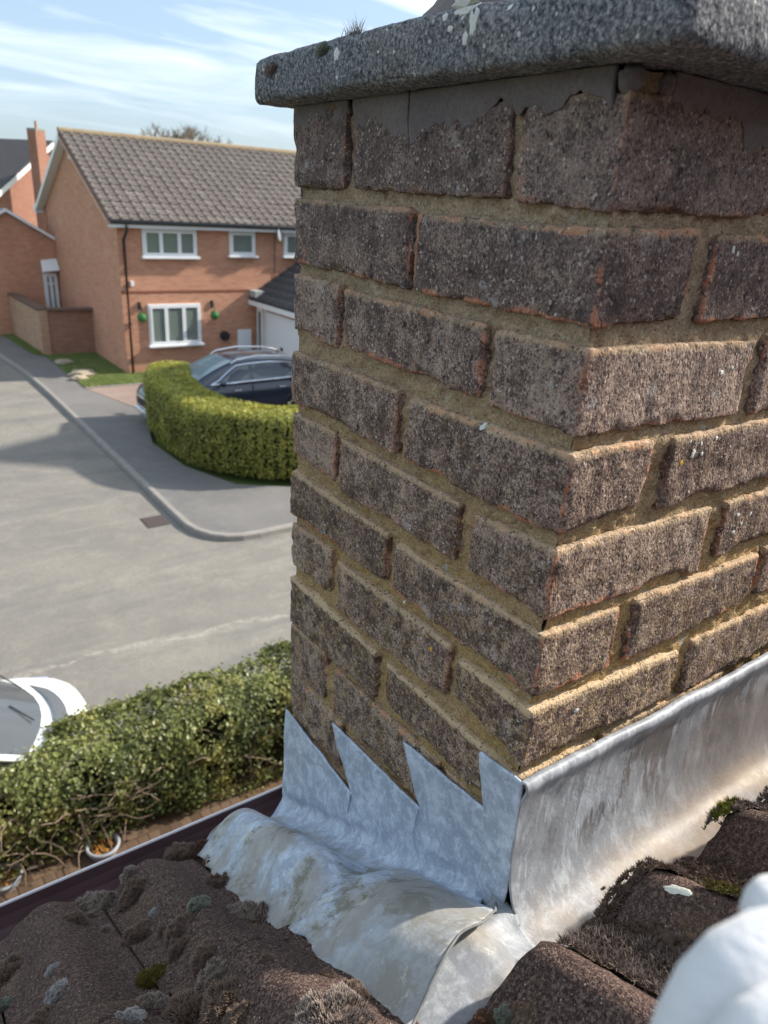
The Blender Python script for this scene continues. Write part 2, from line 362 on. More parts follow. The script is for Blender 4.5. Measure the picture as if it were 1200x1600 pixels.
def road_scar():
    t = NT('road_asphalt_with_joint', .92, .25)
    g = t.noise(60, 3, .7); m = t.noise(.55, 6, .62, None, .5); m2 = t.noise(2.6, 5, .7); fine = t.noise(9, 5, .75)
    c = t.mix(t.ramp(m, .35, .68), (.215, .20, .178), (.30, .272, .232)); c = t.mix(t.ramp(m2, .5, .7, 0, .5), c, (.36, .33, .265))
    c = t.mix(t.ramp(t.noise(1.1, 5, .7, t.map((.3, 1.6, 1), (0, 0, .12)), .6), .54, .66, 0, .5), c, (.37, .345, .29))
    c = t.mix(t.ramp(t.noise(.8, 5, .65, t.map((.25, 1.2, 1), (0, 0, -.1)), .8), .56, .64, 0, .5), c, (.17, .165, .16))
    c = t.mix(t.ramp(fine, .35, .65, .3, 0), c, (.15, .145, .135)); c = t.mix(t.ramp(g, .35, .65, .45, 0), c, (.10, .10, .095))
    sp = t.n('ShaderNodeSeparateXYZ'); t.l(t.pos, sp.inputs[0])
    wob = t.math('MULTIPLY', t.math('SUBTRACT', t.noise(1.4, 4, .6), .5), .5)
    d = t.math('ABSOLUTE', t.math('ADD', t.math('ADD', t.math('MULTIPLY', sp.outputs[0], .083), sp.outputs[1]), t.math('SUBTRACT', wob, 8.19)))
    c = t.mix(t.math('MULTIPLY', t.ramp(d, .06, .01), t.ramp(fine, .42, .58, 0, .5)), c, (.42, .39, .34))
    ck = t.n('ShaderNodeTexVoronoi', feature='DISTANCE_TO_EDGE'); ck.inputs['Scale'].default_value = .32; wv_ = t.n('ShaderNodeMix', data_type='VECTOR'); 
    nzc = t.n('ShaderNodeTexNoise'); nzc.inputs['Scale'].default_value = 1.6; nzc.inputs['Detail'].default_value = 5; t.l(t.pos, nzc.inputs['Vector'])
    wv_.inputs[0].default_value = .35; t.l(t.pos, wv_.inputs[4]); t.l(nzc.outputs['Color'], wv_.inputs[5]); t.l(wv_.outputs[1], ck.inputs['Vector'])
    c = t.mix(t.math('MULTIPLY', t.ramp(ck.outputs[0], .006, .001), .14), c, (.08, .078, .072))
    t.color(c); t.bump(g, .006, .7); return t.m
ROAD = road_scar()
PAVE = asphalt('dark_footway_asphalt', (.165, .158, .153), (.215, .205, .195), (.26, .245, .22))
KERB = flat('concrete_kerb', (.27, .25, .225), .9, .2, 0, .3, 5)
DRIVE = asphalt('pinkish_block_drive', (.26, .185, .155), (.33, .245, .205), (.38, .31, .25))
GRASS_G = flat('lawn_soil', (.12, .16, .05), .95, .1, 0, .4, 2)
def leafm(name, a, b, c3, rough=.55):
    t = NT(name, rough, .4)
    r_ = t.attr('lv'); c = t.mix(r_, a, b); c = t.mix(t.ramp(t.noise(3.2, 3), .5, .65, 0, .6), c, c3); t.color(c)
    t.b.inputs['Transmission Weight'].default_value = 0
    tr = t.n('ShaderNodeBsdfTranslucent'); t.l(t.b.inputs['Base Color'].links[0].from_socket, tr.inputs[0])
    ms = t.n('ShaderNodeMixShader'); ms.inputs[0].default_value = .3; t.l(t.b.outputs[0], ms.inputs[1]); t.l(tr.outputs[0], ms.inputs[2]); t.l(ms.outputs[0], t.out.inputs[0])
    return t.m
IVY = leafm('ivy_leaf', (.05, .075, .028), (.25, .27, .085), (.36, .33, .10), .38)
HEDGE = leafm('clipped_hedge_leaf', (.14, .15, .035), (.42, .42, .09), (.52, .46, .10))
GRASS = leafm('grass_blade', (.16, .22, .07), (.30, .36, .12), (.36, .37, .15))
BARK = flat('brown_twig', (.20, .15, .11), .9, .2, 0, .4, 40)
DIRT = flat('hedge_core', (.02, .024, .01), .95, .1, 0, .4, 8)
CHROME = flat('chrome_trim', (.75, .77, .8), .15, .6, .9, .02)
def paint(name, col, rough=.25):
    t = NT(name, rough, .5); t.b.inputs['Coat Weight'].default_value = .8; t.b.inputs['Coat Roughness'].default_value = .05
    t.color(t.mix(t.noise(2, 3), col, tuple(c*1.15 for c in col))); return t.m
CARNAVY = paint('dark_blue_car_paint', (.022, .032, .052)); CARWHITE = paint('white_car_paint', (.80, .82, .81))
RUBBER = flat('tyre_rubber', (.02, .02, .02), .85); ALLOY = flat('alloy_wheel', (.45, .46, .48), .35, .5, .7)

# ================================================================== SETTING
def roofz(x, y):                                        # surface of the near roof tiles
    z = -.245 - .55*y
    f = lambda d, w_: cos(pi*d/w_/2)**2 if abs(d) < w_ else 0
    if y > -.1 and x < 0:
        z += max(f(x-c, .058) for c in (-.62, -.49, -.36, -.23, -.10))*.032 + (.018 if y < .13 else 0)
    else:
        z += max(f(x-c, .055) for c in (-.615, -.48, -.345, -.21, -.075, .058, .195, .33, .465, .60, .735))*.038 + .02*max(0, (.3+y)/.2)
    return z

g_ = mesh_obj('ground', [(-600, -600, G-.02), (600, -600, G-.02), (600, 600, G-.02), (-600, 600, G-.02)], [(0, 1, 2, 3)], GRASS_G); tag(g_, kind='structure')
def sheet(name, poly, z, mat, label=None):
    o = mesh_obj(name, [(x, y, z) for x, y in poly], [tuple(range(len(poly)))], mat); return tag(o, label, kind='structure')
sheet('road', [(-60, 5.45), (60, 5.45), (60, 10.35), (4.75, 10.35), (4.2, 10.48), (3.9, 10.85), (3.75, 11.35), (3.75, 22), (3.70, 24), (3.45, 27.3), (3.3, 90), (-3.2, 90), (-3.2, 11), (-60, 11)], G, ROAD)
sheet('path', [(-6, .3), (9, .3), (9, 5.45), (-6, 5.45)], G+.001, flat('path_bedding_sand', (.13, .085, .05), .95, .1, 0, .3, 12))
kl = [(60, 10.35)] + [(x, 10.35) for x in (30, 12, 9, 7.2, 6.3, 5.5)] + [(4.75, 10.35), (4.45, 10.385), (4.18, 10.5), (3.97, 10.70), (3.82, 10.98), (3.755, 11.35)] + [(3.75, 11.4 + .915*i) for i in range(1, 12)] + [(3.70, 24), (3.6, 25.6), (3.45, 27.3), (3.4, 34), (3.3, 60)]
# footway surface follows the kerb's back edge
pin = [(4.80, 60), (4.78, 26), (4.80, 21.7), (5.5, 18.7), (4.80, 16), (4.88, 14.2), (5.38, 12.7), (6.3, 12.1), (12, 12.0), (60, 12.0)]
def offs(pl, d):
    out = []
    for i, p in enumerate(pl):
        a = Vector(pl[max(i-1, 0)]); b = Vector(pl[min(i+1, len(pl)-1)]); t = (b-a).normalized(); n = Vector((t.y, -t.x)); out.append((p[0]+n.x*d, p[1]+n.y*d))
    return out
back = offs(kl, .125)
pav = mesh_obj('pavement', [(x, y, G+.10) for x, y in back + pin], [tuple(range(len(back)+len(pin)))], PAVE)
bmx = bmesh.new(); bmx.from_mesh(pav.data); bmesh.ops.triangulate(bmx, faces=bmx.faces[:]); bmx.to_mesh(pav.data); bmx.free(); tag(pav, kind='structure')
kerb = empty('kerb', (4, 11, G), 'pale concrete kerb stones curving round the street corner', 'kerb')
# individual kerb stones about 0.9 m long
acc = []; 
for i in range(len(kl)-1):
    a = Vector(kl[i]); b = Vector(kl[i+1]); n = max(1, round((b-a).length/.915))
    if a.x > 12 or a.y > 40: n = 1
    for j in range(n):
        p = a.lerp(b, j/n); q = a.lerp(b, (j+1)/n); t = (q-p).normalized(); nn = Vector((t.y, -t.x)); p2 = p + t*.004; q2 = q - t*.004
        mb = MB(); v = []
        for P_ in (p2, q2):
            for off, hz_ in ((0, G-.02), (.008, G+.085), (.03, G+.105), (.122, G+.108), (.122, G-.02)):
                c_ = P_ + nn*off; v.append((c_.x, c_.y, hz_))
        mb.add(v, [(0, 1, 6, 5), (1, 2, 7, 6), (2, 3, 8, 7), (3, 4, 9, 8), (4, 3, 2, 1, 0), (5, 6, 7, 8, 9)])
        o = mb.build('kerb_stone', KERB, kerb)
# drain grate in the gutter of the road
dr = empty('drain_grate', (3.42, 11.86, G), 'dark cast iron drain grate in the road beside the kerb', 'drain')
MB().box((3.22, 11.62, G+.002), (3.62, 12.1, G+.008)).build('frame', flat('rusty_iron', (.07, .055, .05), .8), dr)
for i in range(6): MB().box((3.25, 11.66+i*.07, G+.008), (3.59, 11.695+i*.07, G+.018)).build('bar', flat('iron_bar', (.10, .08, .075), .7) if i == 0 else bpy.data.materials['iron_bar'], dr)
# drive, lawn
sheet('driveway', [(4.79, 21.7), (5.52, 18.72), (5.6, 15), (11, 12.3), (12.6, 13), (12.6, 21.5)], G+.106, DRIVE)
sheet('driveway_edging', [(4.79, 21.7), (4.79, 21.82), (12.5, 21.64), (12.5, 21.5)], G+.118, KERB)
sheet('lawn', [(4.80, 21.8), (12.5, 21.6), (12.5, 23.1), (6.42, 23.1), (6.42, 26.8), (4.78, 26.8), (4.78, 24)], G+.112, GRASS_G)
sheet('verge', [(4.45, 27.2), (4.78, 26.5), (4.75, 31), (4.2, 31)], G+.114, GRASS_G)
# grass blades as stuff
def blades(name, poly, n, h, label, base):
    v = []; f = []; lv = []
    xs = [p[0] for p in poly]; ys = [p[1] for p in poly]
    def inside(x, y):
        c = False
        for i in range(len(poly)):
            (x1, y1), (x2, y2) = poly[i], poly[i-1]
            if (y1 > y) != (y2 > y) and x < (x2-x1)*(y-y1)/(y2-y1)+x1: c = not c
        return c
    while len(f) < n:
        x = random.uniform(min(xs), max(xs)); y = random.uniform(min(ys), max(ys))
        if not inside(x, y): continue
        a = random.uniform(0, 6.28); hh = h*random.uniform(.5, 1.2); wv = .012; k = len(v)
        v += [(x-cos(a)*wv, y-sin(a)*wv, base), (x+cos(a)*wv, y+sin(a)*wv, base), (x+random.uniform(-.03, .03), y+random.uniform(-.03, .03), base+hh)]
        f.append((k, k+1, k+2)); lv += [random.random()]*3
    return tag(mesh_obj(name, v, f, GRASS, attrs={'lv': lv}), label, 'grass', kind='stuff')
blades('grass', [(4.80, 21.8), (12.4, 21.7), (12.4, 23.1), (6.42, 23.1), (6.42, 26.7), (4.79, 26.7)], 42000, .06, 'short green lawn beside the brick house', G+.11)
blades('verge_grass', [(4.45, 27.2), (4.77, 26.5), (4.7, 31), (4.2, 31)], 6000, .07, 'strip of green grass along the buff garden wall', G+.112)
random.seed(3)
def rock(name, c, s, label):
    bm = bmesh.new(); bmesh.ops.create_icosphere(bm, subdivisions=3, radius=1)
    for v in bm.verts:
        d = 1 + .35*noise.noise(v.co*1.5 + Vector(c)); v.co = Vector((v.co.x*s[0]*d, v.co.y*s[1]*d, v.co.z*s[2]*d)) + Vector(c)
    me = bpy.data.meshes.new(name); bm.to_mesh(me); bm.free(); me.materials.append(ROCK); o = bpy.data.objects.new(name, me); COL.objects.link(o)
    return tag(o, label, 'stone', 'garden stones at the lawn edge')
ROCK = flat('pale_sandstone', (.36, .30, .23), .9, .2, 0, .3, 8)
rock('garden_stone', (5.0, 25.2, G+.15), (.28, .18, .13), 'small rounded garden stone nearest the brick garden wall')
rock('garden_stone', (5.15, 23.4, G+.15), (.42, .22, .14), 'long flat garden stone at the front edge of the lawn')
rock('garden_stone', (4.92, 22.9, G+.14), (.25, .2, .10), 'smallest garden stone at the kerb side of the lawn')

# ================================================================== OPPOSITE HOUSE
FY = 23.09; GX = 6.424
house = empty('brick_house', (GX, FY, G), 'two storey orange brick house with grey tiled gable roof beyond the hedge', 'house')
X1 = 19.0; BY = 32.3; RY = 27.7; EZ = G+4.72; RZ = G+7.02
mb = MB()
wv = [(GX, FY, G), (GX, BY, G), (GX, BY, EZ), (GX, RY, RZ-.06), (GX, FY, EZ)]
mb.quadprism(wv, (X1-GX, 0, 0)); mb.build('wall', FBRICK, house)
# recess-free string course and corbels
MB().box((GX, FY-.012, G+2.56), (X1, FY-.001, G+2.63)).build('string_course', flat('shadow_line_band', (.25, .09, .055), .9), house)  # the course's thin shadow line is put into its dark colour
MB().box((GX-.02, BY-.35, G+3.2), (GX-.002, BY+.02, EZ)).build('corbel', flat('bright_brick', (.46, .18, .10), .9), house)
MB().box((GX-.03, FY-.16, EZ-.32), (GX+.25, FY-.003, EZ-.05)).build('corbel', bpy.data.materials['bright_brick'], house)
slope = (RZ-EZ)/(RY-FY)
EY = FY-.28; EZ2 = EZ - .28*slope + .06
# roof deck
MB().quadprism([(GX-.27, EY, EZ2), (GX-.27, RY, RZ+.06), (GX-.27, BY+.28, EZ2), (GX-.27, BY+.28, EZ2-.05), (GX-.27, RY, RZ), (GX-.27, EY, EZ2-.05)], (X1-GX+.5, 0, 0)).build('roof', FTILE, house)
# roof tiles, one mesh shared
def far_tile_mesh(name, wd, ln, mat, hr=.028):
    v = []; n = 8
    for yy in (0, ln):
        for i in range(n+1):
            x = wd*i/n; hh = hr*(max(0, sin(2*pi*(i/n)))) 
            v.append((x, yy, hh + (.045 if yy == 0 else 0.0)))
    for i in range(n+1): v.append((wd*i/n, 0, -.01))
    f = [(i, i+1, n+2+i, n+1+i) for i in range(n)] + [(i+1, i, 2*(n+1)+i, 2*(n+1)+i+1) for i in range(n)]
    me = bpy.data.meshes.new(name); me.from_pydata(v, [], f); me.materials.append(mat); me.shade_smooth(); return me
TM = far_tile_mesh('roof_tile', .30, .37, FTILE)
L = sqrt((RY-EY)**2 + (RZ+.06-EZ2)**2); nrow = int(L/.325); gz = L/nrow; sa = atan2(RZ+.06-EZ2, RY-EY)
cnt = 0; rest = MB(); rng = random.Random(5)
ncol = int((X1+.2-GX)/.30)
for rr in range(nrow):
    for cc_ in range(ncol):
        s_ = rr*gz - .03; p = Vector((GX-.28+cc_*.30, EY+s_*cos(sa), EZ2+s_*sin(sa)+.012))
        jz = rng.uniform(-.006, .008)
        if cc_ < 18 and cnt < 300:
            o = bpy.data.objects.new('roof_tile', TM); COL.objects.link(o); o.location = p + Vector((0, 0, jz)); o.rotation_euler = (sa + rng.uniform(-.012, .012), 0, rng.uniform(-.01, .01)); setparent(o, house); cnt += 1
        else:
            Rx = Matrix.Rotation(sa + rng.uniform(-.012, .012), 3, 'X')
            rest.add([Rx @ v.co + p + Vector((0, 0, jz)) for v in TM.vertices], [tuple(q.vertices) for q in TM.polygons])
tag(rest.build('roof_tiles', FTILE, house, True), kind='stuff')
for i in range(int((X1-GX+.5)/.45)):
    x = GX-.28+i*.45; mb = MB(); v = []
    for xx in (x, x+.445):
        for j in range(7):
            th = pi*j/6; v.append((xx, RY-cos(th)*.14, RZ+.05+sin(th)*.13))
    mb.add(v, [(j, j+1, j+8, j+7) for j in range(6)] + [(0, 7, 13, 6), tuple(range(7))[::-1], tuple(range(7, 14))]); mb.build('ridge_tile', RIDGE, house)
# bargeboards on the gable, fascia, gutter, downpipe
for (y0, z0, y1, z1) in ((EY, EZ2-.06, RY, RZ-.01), (BY+.28, EZ2-.06, RY, RZ-.01)):
    BM_ = WHITE if y0 > RY else bpy.data.materials['bright_brick']
    MB().quadprism([(GX-.27, y0, z0-(.17 if y0 > RY else .06)), (GX-.27, y1, z1-(.17 if y0 > RY else .06)), (GX-.27, y1, z1), (GX-.27, y0, z0)], (-.025, 0, 0)).build('bargeboard' if y0 > RY else 'verge', BM_, house)
    MB().quadprism([(GX-.268, y0, z0-.15), (GX-.268, y1, z1-.15), (GX-.268, y1, z1-.13), (GX-.268, y0, z0-.13)], (.266, 0, 0)).build('soffit', WHITE, house)
MB().box((GX-.30, BY+.05, EZ-.28), (GX-.01, BY+.30, EZ+.02)).build('box_end', WHITE, house)
MB().box((GX-.27, EY-.02, EZ2-.20), (X1+.2, EY+.005, EZ2-.045)).build('fascia', WHITE, house)
MB().box((GX-.25, EY+.006, EZ2-.19), (X1+.2, FY-.004, EZ2-.17)).build('soffit', WHITE, house)
MB().tube([(GX-.27, EY-.08, EZ2-.05), (X1, EY-.08, EZ2-.05)], .055, 8).build('gutter', BLACKP, house, True)
MB().tube([(GX+.20, EY-.08, EZ2-.08), (GX+.20, EY-.06, EZ2-.25), (GX+.16, FY-.07, EZ2-.55), (GX+.16, FY-.06, G+.02)], .042, 8).build('downpipe', BLACKP, house, True)
MB().box((GX-.012, RY-.10, G+6.28), (GX-.001, RY+.12, G+6.62)).build('gable_vent', WHITE, house)
def window(parent, x0, x1, z0, z1, y, lights, name='window', mull=None, handle=False):
    d = .07
    fr = MB(); t = .065
    fr.box((x0, y-d, z0), (x1, y+.02, z0+t)); fr.box((x0, y-d, z1-t), (x1, y+.02, z1)); fr.box((x0, y-d, z0+t), (x0+t, y+.02, z1-t)); fr.box((x1-t, y-d, z0+t), (x1, y+.02, z1-t))
    wi = bevel(fr.build(name, WHITE, parent), .01)
    n = len(lights); tot = sum(lights); x = x0+t; W_ = x1-x0-2*t
    for i, l_ in enumerate(lights):
        xa = x; xb = x + W_*l_/tot; x = xb
        sf = MB(); s_ = .055; 
        if i < n-1: sf.box((xb-.03, y-d+.006, z0+t), (xb+.03, y+.01, z1-t))
        sf.box((xa, y-d-.012, z0+t), (xb, y-.03, z0+t+s_)); sf.box((xa, y-d-.012, z1-t-s_), (xb, y-.03, z1-t)); sf.box((xa, y-d-.012, z0+t+s_), (xa+s_, y-.03, z1-t-s_)); sf.box((xb-s_, y-d-.012, z0+t+s_), (xb, y-.03, z1-t-s_))
        a = sf.build('sash', WHITE, None); a.parent = wi; a.matrix_parent_inverse = (wi.parent.matrix_basis).inverted() if False else Matrix()
        a.matrix_parent_inverse = Matrix(); a2 = MB().box((xa+s_, y-.05, z0+t+s_), (xb-s_, y-.035, z1-t-s_)).build('pane', PANE, None); a2.parent = wi
    sl = bevel(MB().box((x0-.06, y-.17, z0-.05), (x1+.06, y-.002, z0+.025)).build('sill', WHITE, None), .012); sl.parent = wi
    return wi
# children of windows: window object matrix is identity in world because of its parent inverse
window(house, 7.14, 8.84, G+3.62, EZ2-.21, FY, (1, 1.15, 1))
window(house, 9.93, 10.83, G+3.68, EZ2-.21, FY, (1,))
window(house, 11.88, 12.9, G+3.68, EZ2-.21, FY, (1, 1))
window(house, 7.18, 8.88, G+.95, G+2.22, FY, (1, 1.15, 1))
MB().box((10.16, FY-.06, G+.60), (10.65, FY-.002, G+1.33)).build('meter_box', WHITE, house)
hr = MB(); hr.tube([(9.68, FY-.14, G+1.16), (9.68, FY-.01, G+1.16)], [.15, .15], 20); hr.tube([(9.68, FY-.2, G+1.16), (9.68, FY-.14, G+1.16)], [.05, .06], 12)
tag(hr.build('hose_reel', BLACKP), 'round black hose reel on the brick wall beside the white meter box', 'hose reel')
for bx_, lab in ((6.93, 'green leafy hanging ball left of the ground floor window'), (9.29, 'green leafy hanging ball right of the ground floor window')):
    tb = empty('hanging_basket', (bx_, FY-.01, G+1.86), lab, 'hanging basket', 'leafy hanging balls on the house front')
    MB().tube([(bx_, FY-.01, G+2.2), (bx_, FY-.05, G+2.22), (bx_, FY-.2, G+2.2), (bx_, FY-.2, G+1.98)], .012, 6).build('bracket', BLACKP, tb)
    MB().tube([(bx_, FY-.01, G+2.08), (bx_, FY-.01, G+2.3)], .05, 6).build('wall_lamp', BLACKP, tb)
    v = []; f = []; lv = []
    for i in range(500):
        d = Vector((random.gauss(0, 1), random.gauss(0, 1), random.gauss(0, 1))).normalized(); c = Vector((bx_, FY-.2, G+1.86)) + d*.14*random.uniform(.85, 1.05)
        a = d.orthogonal().normalized(); b = d.cross(a); k = len(v); s_ = .022; v += [c-a*s_, c+b*s_, c+a*s_, c-b*s_]; f.append((k, k+1, k+2, k+3)); lv += [random.random()]*4
    o = mesh_obj('foliage', v, f, leafm('topiary_green', (.05, .22, .07), (.12, .38, .14), (.10, .3, .10)) if 'topiary_green' not in bpy.data.materials else bpy.data.materials['topiary_green'], tb, attrs={'lv': lv})
tb = empty('satellite_dish', (11.67, FY, G+4.33), 'small grey satellite dish high on the brick wall beside the upper window', 'satellite dish')
DG = flat('grey_dish', (.32, .34, .37), .5)
MB().tube([(11.55, FY-.01, G+4.30), (11.55, FY-.2, G+4.30), (11.6, FY-.28, G+4.36)], .018, 6).build('arm', DG, tb)
v = []; f = []
for i in range(7):
    for j in range(16):
        rr_ = .24*i/6; th = 2*pi*j/16; v.append((11.62+rr_*cos(th)*.75, FY-.32+rr_*cos(th)*.6-.3*rr_*rr_*0+rr_*rr_*.6, G+4.4+rr_*sin(th)))
for i in range(6):
    for j in range(16): f.append((i*16+j, i*16+(j+1) % 16, (i+1)*16+(j+1) % 16, (i+1)*16+j))
dd = mesh_obj('dish', v, f, DG, tb, True); sm = dd.modifiers.new('s', 'SOLIDIFY'); sm.thickness = .01
MB().tube([(11.55, FY-.02, G+4.28), (11.55, FY-.02, G+2.8)], .01, 5).build('cable', BLACKP, tb)
MB().box((GX+.27, FY-.12, G+2.78), (GX+.36, FY-.003, G+2.92)).build('security_lamp', WHITE, house)

# ---- garage wing with its door facing the drive
gar = empty('garage', (10.87, 20, G), 'single storey brick garage wing with dark tiled roof and white door', 'garage')
MB().quadprism([(10.87, 17.2, G), (10.87, FY-.01, G), (10.87, FY-.01, G+2.24), (10.87, 17.2, G+2.24)], (4, 0, 0)).build('wall', FBRICK, gar)
GS = .62
MB().quadprism([(10.62, 16.95, G+2.29), (10.62, FY-.02, G+2.29), (14.6, FY-.02, G+2.29+3.98*GS), (14.6, 16.95, G+2.29+3.98*GS)], (0, 0, .05)).build('roof', FTILE2, gar)
TM2 = far_tile_mesh('roof_tile', .30, .37, FTILE2, .04)
for i in range(10):
    for j in range(12):
        o = bpy.data.objects.new('roof_tile', TM2); COL.objects.link(o); ang_ = atan2(GS, 1)
        s_ = i*.33; o.location = (10.60+s_*cos(ang_), FY-.04-j*.30, G+2.36+s_*sin(ang_)); o.rotation_euler = (ang_, 0, 0); o.rotation_euler = (Matrix.Rotation(-pi/2, 3, 'Z') @ Matrix.Rotation(ang_, 3, 'X')).to_euler(); setparent(o, gar)
MB().box((10.57, 16.95, G+2.15), (10.60, FY-.02, G+2.30)).build('fascia', WHITE, gar)
MB().box((10.60, FY-.50, G+2.36), (11.3, FY-.01, G+2.62)).build('lead_valley', flat('grey_lead_valley', (.36, .38, .38), .6), gar)
MB().box((10.80, FY-.62, G), (10.868, FY-.18, G+2.14)).build('side_door_frame', WHITE, gar)
MB().box((10.785, FY-.50, G+.25), (10.80, FY-.30, G+1.95)).build('side_door_pane', PANE, gar)
gd = MB(); gd.box((10.80, 19.5, G), (10.866, 22.2, G+2.02)); gd.build('garage_door', WHITE, gar)
for j in range(9): MB().box((10.785, 19.6, G+.1+j*.2), (10.80, 22.1, G+.28+j*.2)).build('door_panel', WHITE, gar)
MB().box((10.76, 21.0, G+.95), (10.79, 21.15, G+1.05)).build('door_handle', BLACKP, gar)
MB().box((10.80, 19.35, G), (10.868, 19.45, G+2.1)).build('door_frame', WHITE, gar)
MB().box((10.80, 22.25, G), (10.868, 22.33, G+2.1)).build('door_frame', WHITE, gar)

# ---- annex and garden wall left of the house
AY = 31.05; an = empty('annex', (5, AY, G), 'lower brick annex with white bargeboards behind the garden wall', 'annex')
ax = 4.82; az = G+4.50; ex = 6.37
lz = G+3.52; lx = ax-(ex-ax)
MB().quadprism([(lx, AY, G), (ex+.04, AY, G), (ex+.04, AY, lz), (ax, AY, az-.05), (lx, AY, lz)], (0, 1.2, 0)).build('wall', FBRICK, an)
for sx_ in (1, -1):
    x2 = ax+sx_*(ex-ax+.02); x3 = x2 + (0 if sx_ > 0 else -.2)
    MB().quadprism([(ax, AY-.2, az-.02), (x3, AY-.2, lz+.02), (x3, AY-.2, lz+.13), (ax, AY-.2, az+.10)], (0, .03, 0)).build('bargeboard', WHITE, an)
    MB().quadprism([(ax, AY-.17, az+.0), (x3, AY-.17, lz+.04), (x3, AY-.17, lz+.12), (ax, AY-.17, az+.09)], (0, 1.5, 0)).build('roof', FTILE, an)
pr_ = window(an, 5.86, 6.35, G+.3, G+2.35, AY, (1, 1))
MB().quadprism([(5.78, AY-.38, G+2.42), (6.40, AY-.38, G+2.48), (6.40, AY-.0, G+2.85), (5.84, AY-.0, G+2.78)], (0, 0, .04)).build('door_canopy', WHITE, an)
MB().box((5.86, AY-.1, G+1.95), (6.35, AY-.06, G+2.0)).build('transom', WHITE, an)
gwl = empty('garden_wall', (4.8, 27, G), 'head-high buff brick garden wall with brown coping beside the lawn', 'garden wall')
MB().quadprism([(4.77, 26.83, G), (4.99, 26.95, G), (4.80, 31.0, G), (4.55, 31.0, G)], (0, 0, 1.58)).build('wall', FBRICK2, gwl)
MB().quadprism([(4.99, 26.80, G), (6.42, 26.66, G), (6.42, 26.88, G), (4.99, 27.02, G)], (0, 0, 1.585)).build('wall', farbrick('red_brown_garden_wall_brick', (.36, .19, .13), (.28, .13, .09), (.34, .26, .2)), gwl)
MB().box((4.74, 26.76, G), (5.0, 27.0, G+1.583)).build('pier', FBRICK2, gwl)
CO = flat('brown_coping', (.17, .115, .09), .9, .2, 0, .3, 6)
for i in range(18):
    a = i/18; x = 4.86-.16*a; y = 26.8+4.2*a
    MB().box((x-.16, y, G+1.585), (x+.16, y+.222, G+1.66)).build('coping', CO, gwl)
for i in range(7): MB().box((4.99+i*.205, 26.64-i*.02, G+1.587), (4.99+i*.205+.2, 27.0-i*.02, G+1.66)).build('coping', CO, gwl)

# ---- house further left with tall chimney
c0 = Vector((-.427, -.349, 0))
def place(u, v, dist):       # direction table measured once, distance chosen
    return None
def ray(u, v):
    d = (u-600)/1156.2, (v-800)/1156.2, 1.
    return rows[0]*d[0] + rows[1]*d[1] + rows[2]*d[2]
lh = empty('far_house', (6, 44, G), 'red brick house with dark roof and tall chimney behind the annex', 'house')
P1 = CAM + ray(76, 224)*44.0; ud = Vector((ray(76, 224).x, ray(76, 224).y, 0)).normalized()
wdir = (Matrix.Rotation(radians(-42), 3, 'Z') @ (-ud)).normalized()      # along the gable, towards the viewer's left
if (rows[0].dot(wdir)) > 0: wdir = (Matrix.Rotation(radians(42), 3, 'Z') @ (-ud)).normalized()
hdir = Vector((-wdir.y, wdir.x, 0)); 
if hdir.dot(ud) < 0 : hdir = -hdir
if rows[0].dot(hdir) > 0: pass
hl = Vector((-wdir.y, wdir.x, 0)); hl = hl if rows[0].dot(hl) < 0 else -hl      # ridge runs off to the left
Wd = 5.0; st = .62
a0 = P1 + wdir*Wd; b0 = P1 - wdir*Wd
pts = [Vector((a0.x, a0.y, G)), Vector((b0.x, b0.y, G)), Vector((b0.x, b0.y, P1.z-Wd*st)), Vector((P1.x, P1.y, P1.z-.05)), Vector((a0.x, a0.y, P1.z-Wd*st))]
MB().quadprism(pts, hl*9).build('wall', farbrick('red_house_brick', (.34, .16, .115), (.28, .125, .09), (.34, .25, .2)), lh)
ov = -hl*.3
for s_ in (1, -1):
    e0 = P1 + wdir*(Wd+.3)*s_; e0 = Vector((e0.x, e0.y, P1.z-(Wd+.3)*st))
    MB().quadprism([P1+ov+Vector((0, 0, .08)), e0+ov+Vector((0, 0, .08)), e0+hl*9.3+Vector((0, 0, .08)), P1+hl*9.3+Vector((0, 0, .08))], (0, 0, .08)).build('roof', FTILE2, lh)
    MB().quadprism([P1+ov+Vector((0, 0, .07)), e0+ov+Vector((0, 0, .07)), e0+ov-Vector((0, 0, .22)), P1+ov-Vector((0, 0, .22))], -hl*.03).build('bargeboard', WHITE, lh)
cb = CAM + ray(58, 215)*41.2; cb = Vector((cb.x, cb.y, 0)) + P1*0 + Vector((0, 0, P1.z))
chs = MB()
tz = (CAM + ray(58, 205)*41.2).z
A_ = [cb + wdir*.36 + hl*.34, cb - wdir*.36 + hl*.34, cb - wdir*.36 - hl*.26, cb + wdir*.36 - hl*.26]
chs.quadprism([Vector((p.x, p.y, G)) for p in A_], (0, 0, tz-G)); ch = chs.build('chimney', bpy.data.materials['red_house_brick'], lh)
MB().quadprism([Vector((cb.x, cb.y, tz)) + q for q in (wdir*.34+hl*.36, -wdir*.34+hl*.36, -wdir*.34-hl*.28, wdir*.34-hl*.28)], (0, 0, .12)).build('chimney_cap', KERB, None).parent = ch
ch.children[0].matrix_parent_inverse = Matrix()
o = MB().tube([Vector((cb.x, cb.y, tz+.1)), Vector((cb.x, cb.y, tz+.5))], [.08, .06], 10).build('chimney_pot', flat('terracotta', (.4, .2, .12), .8)); o.parent = ch
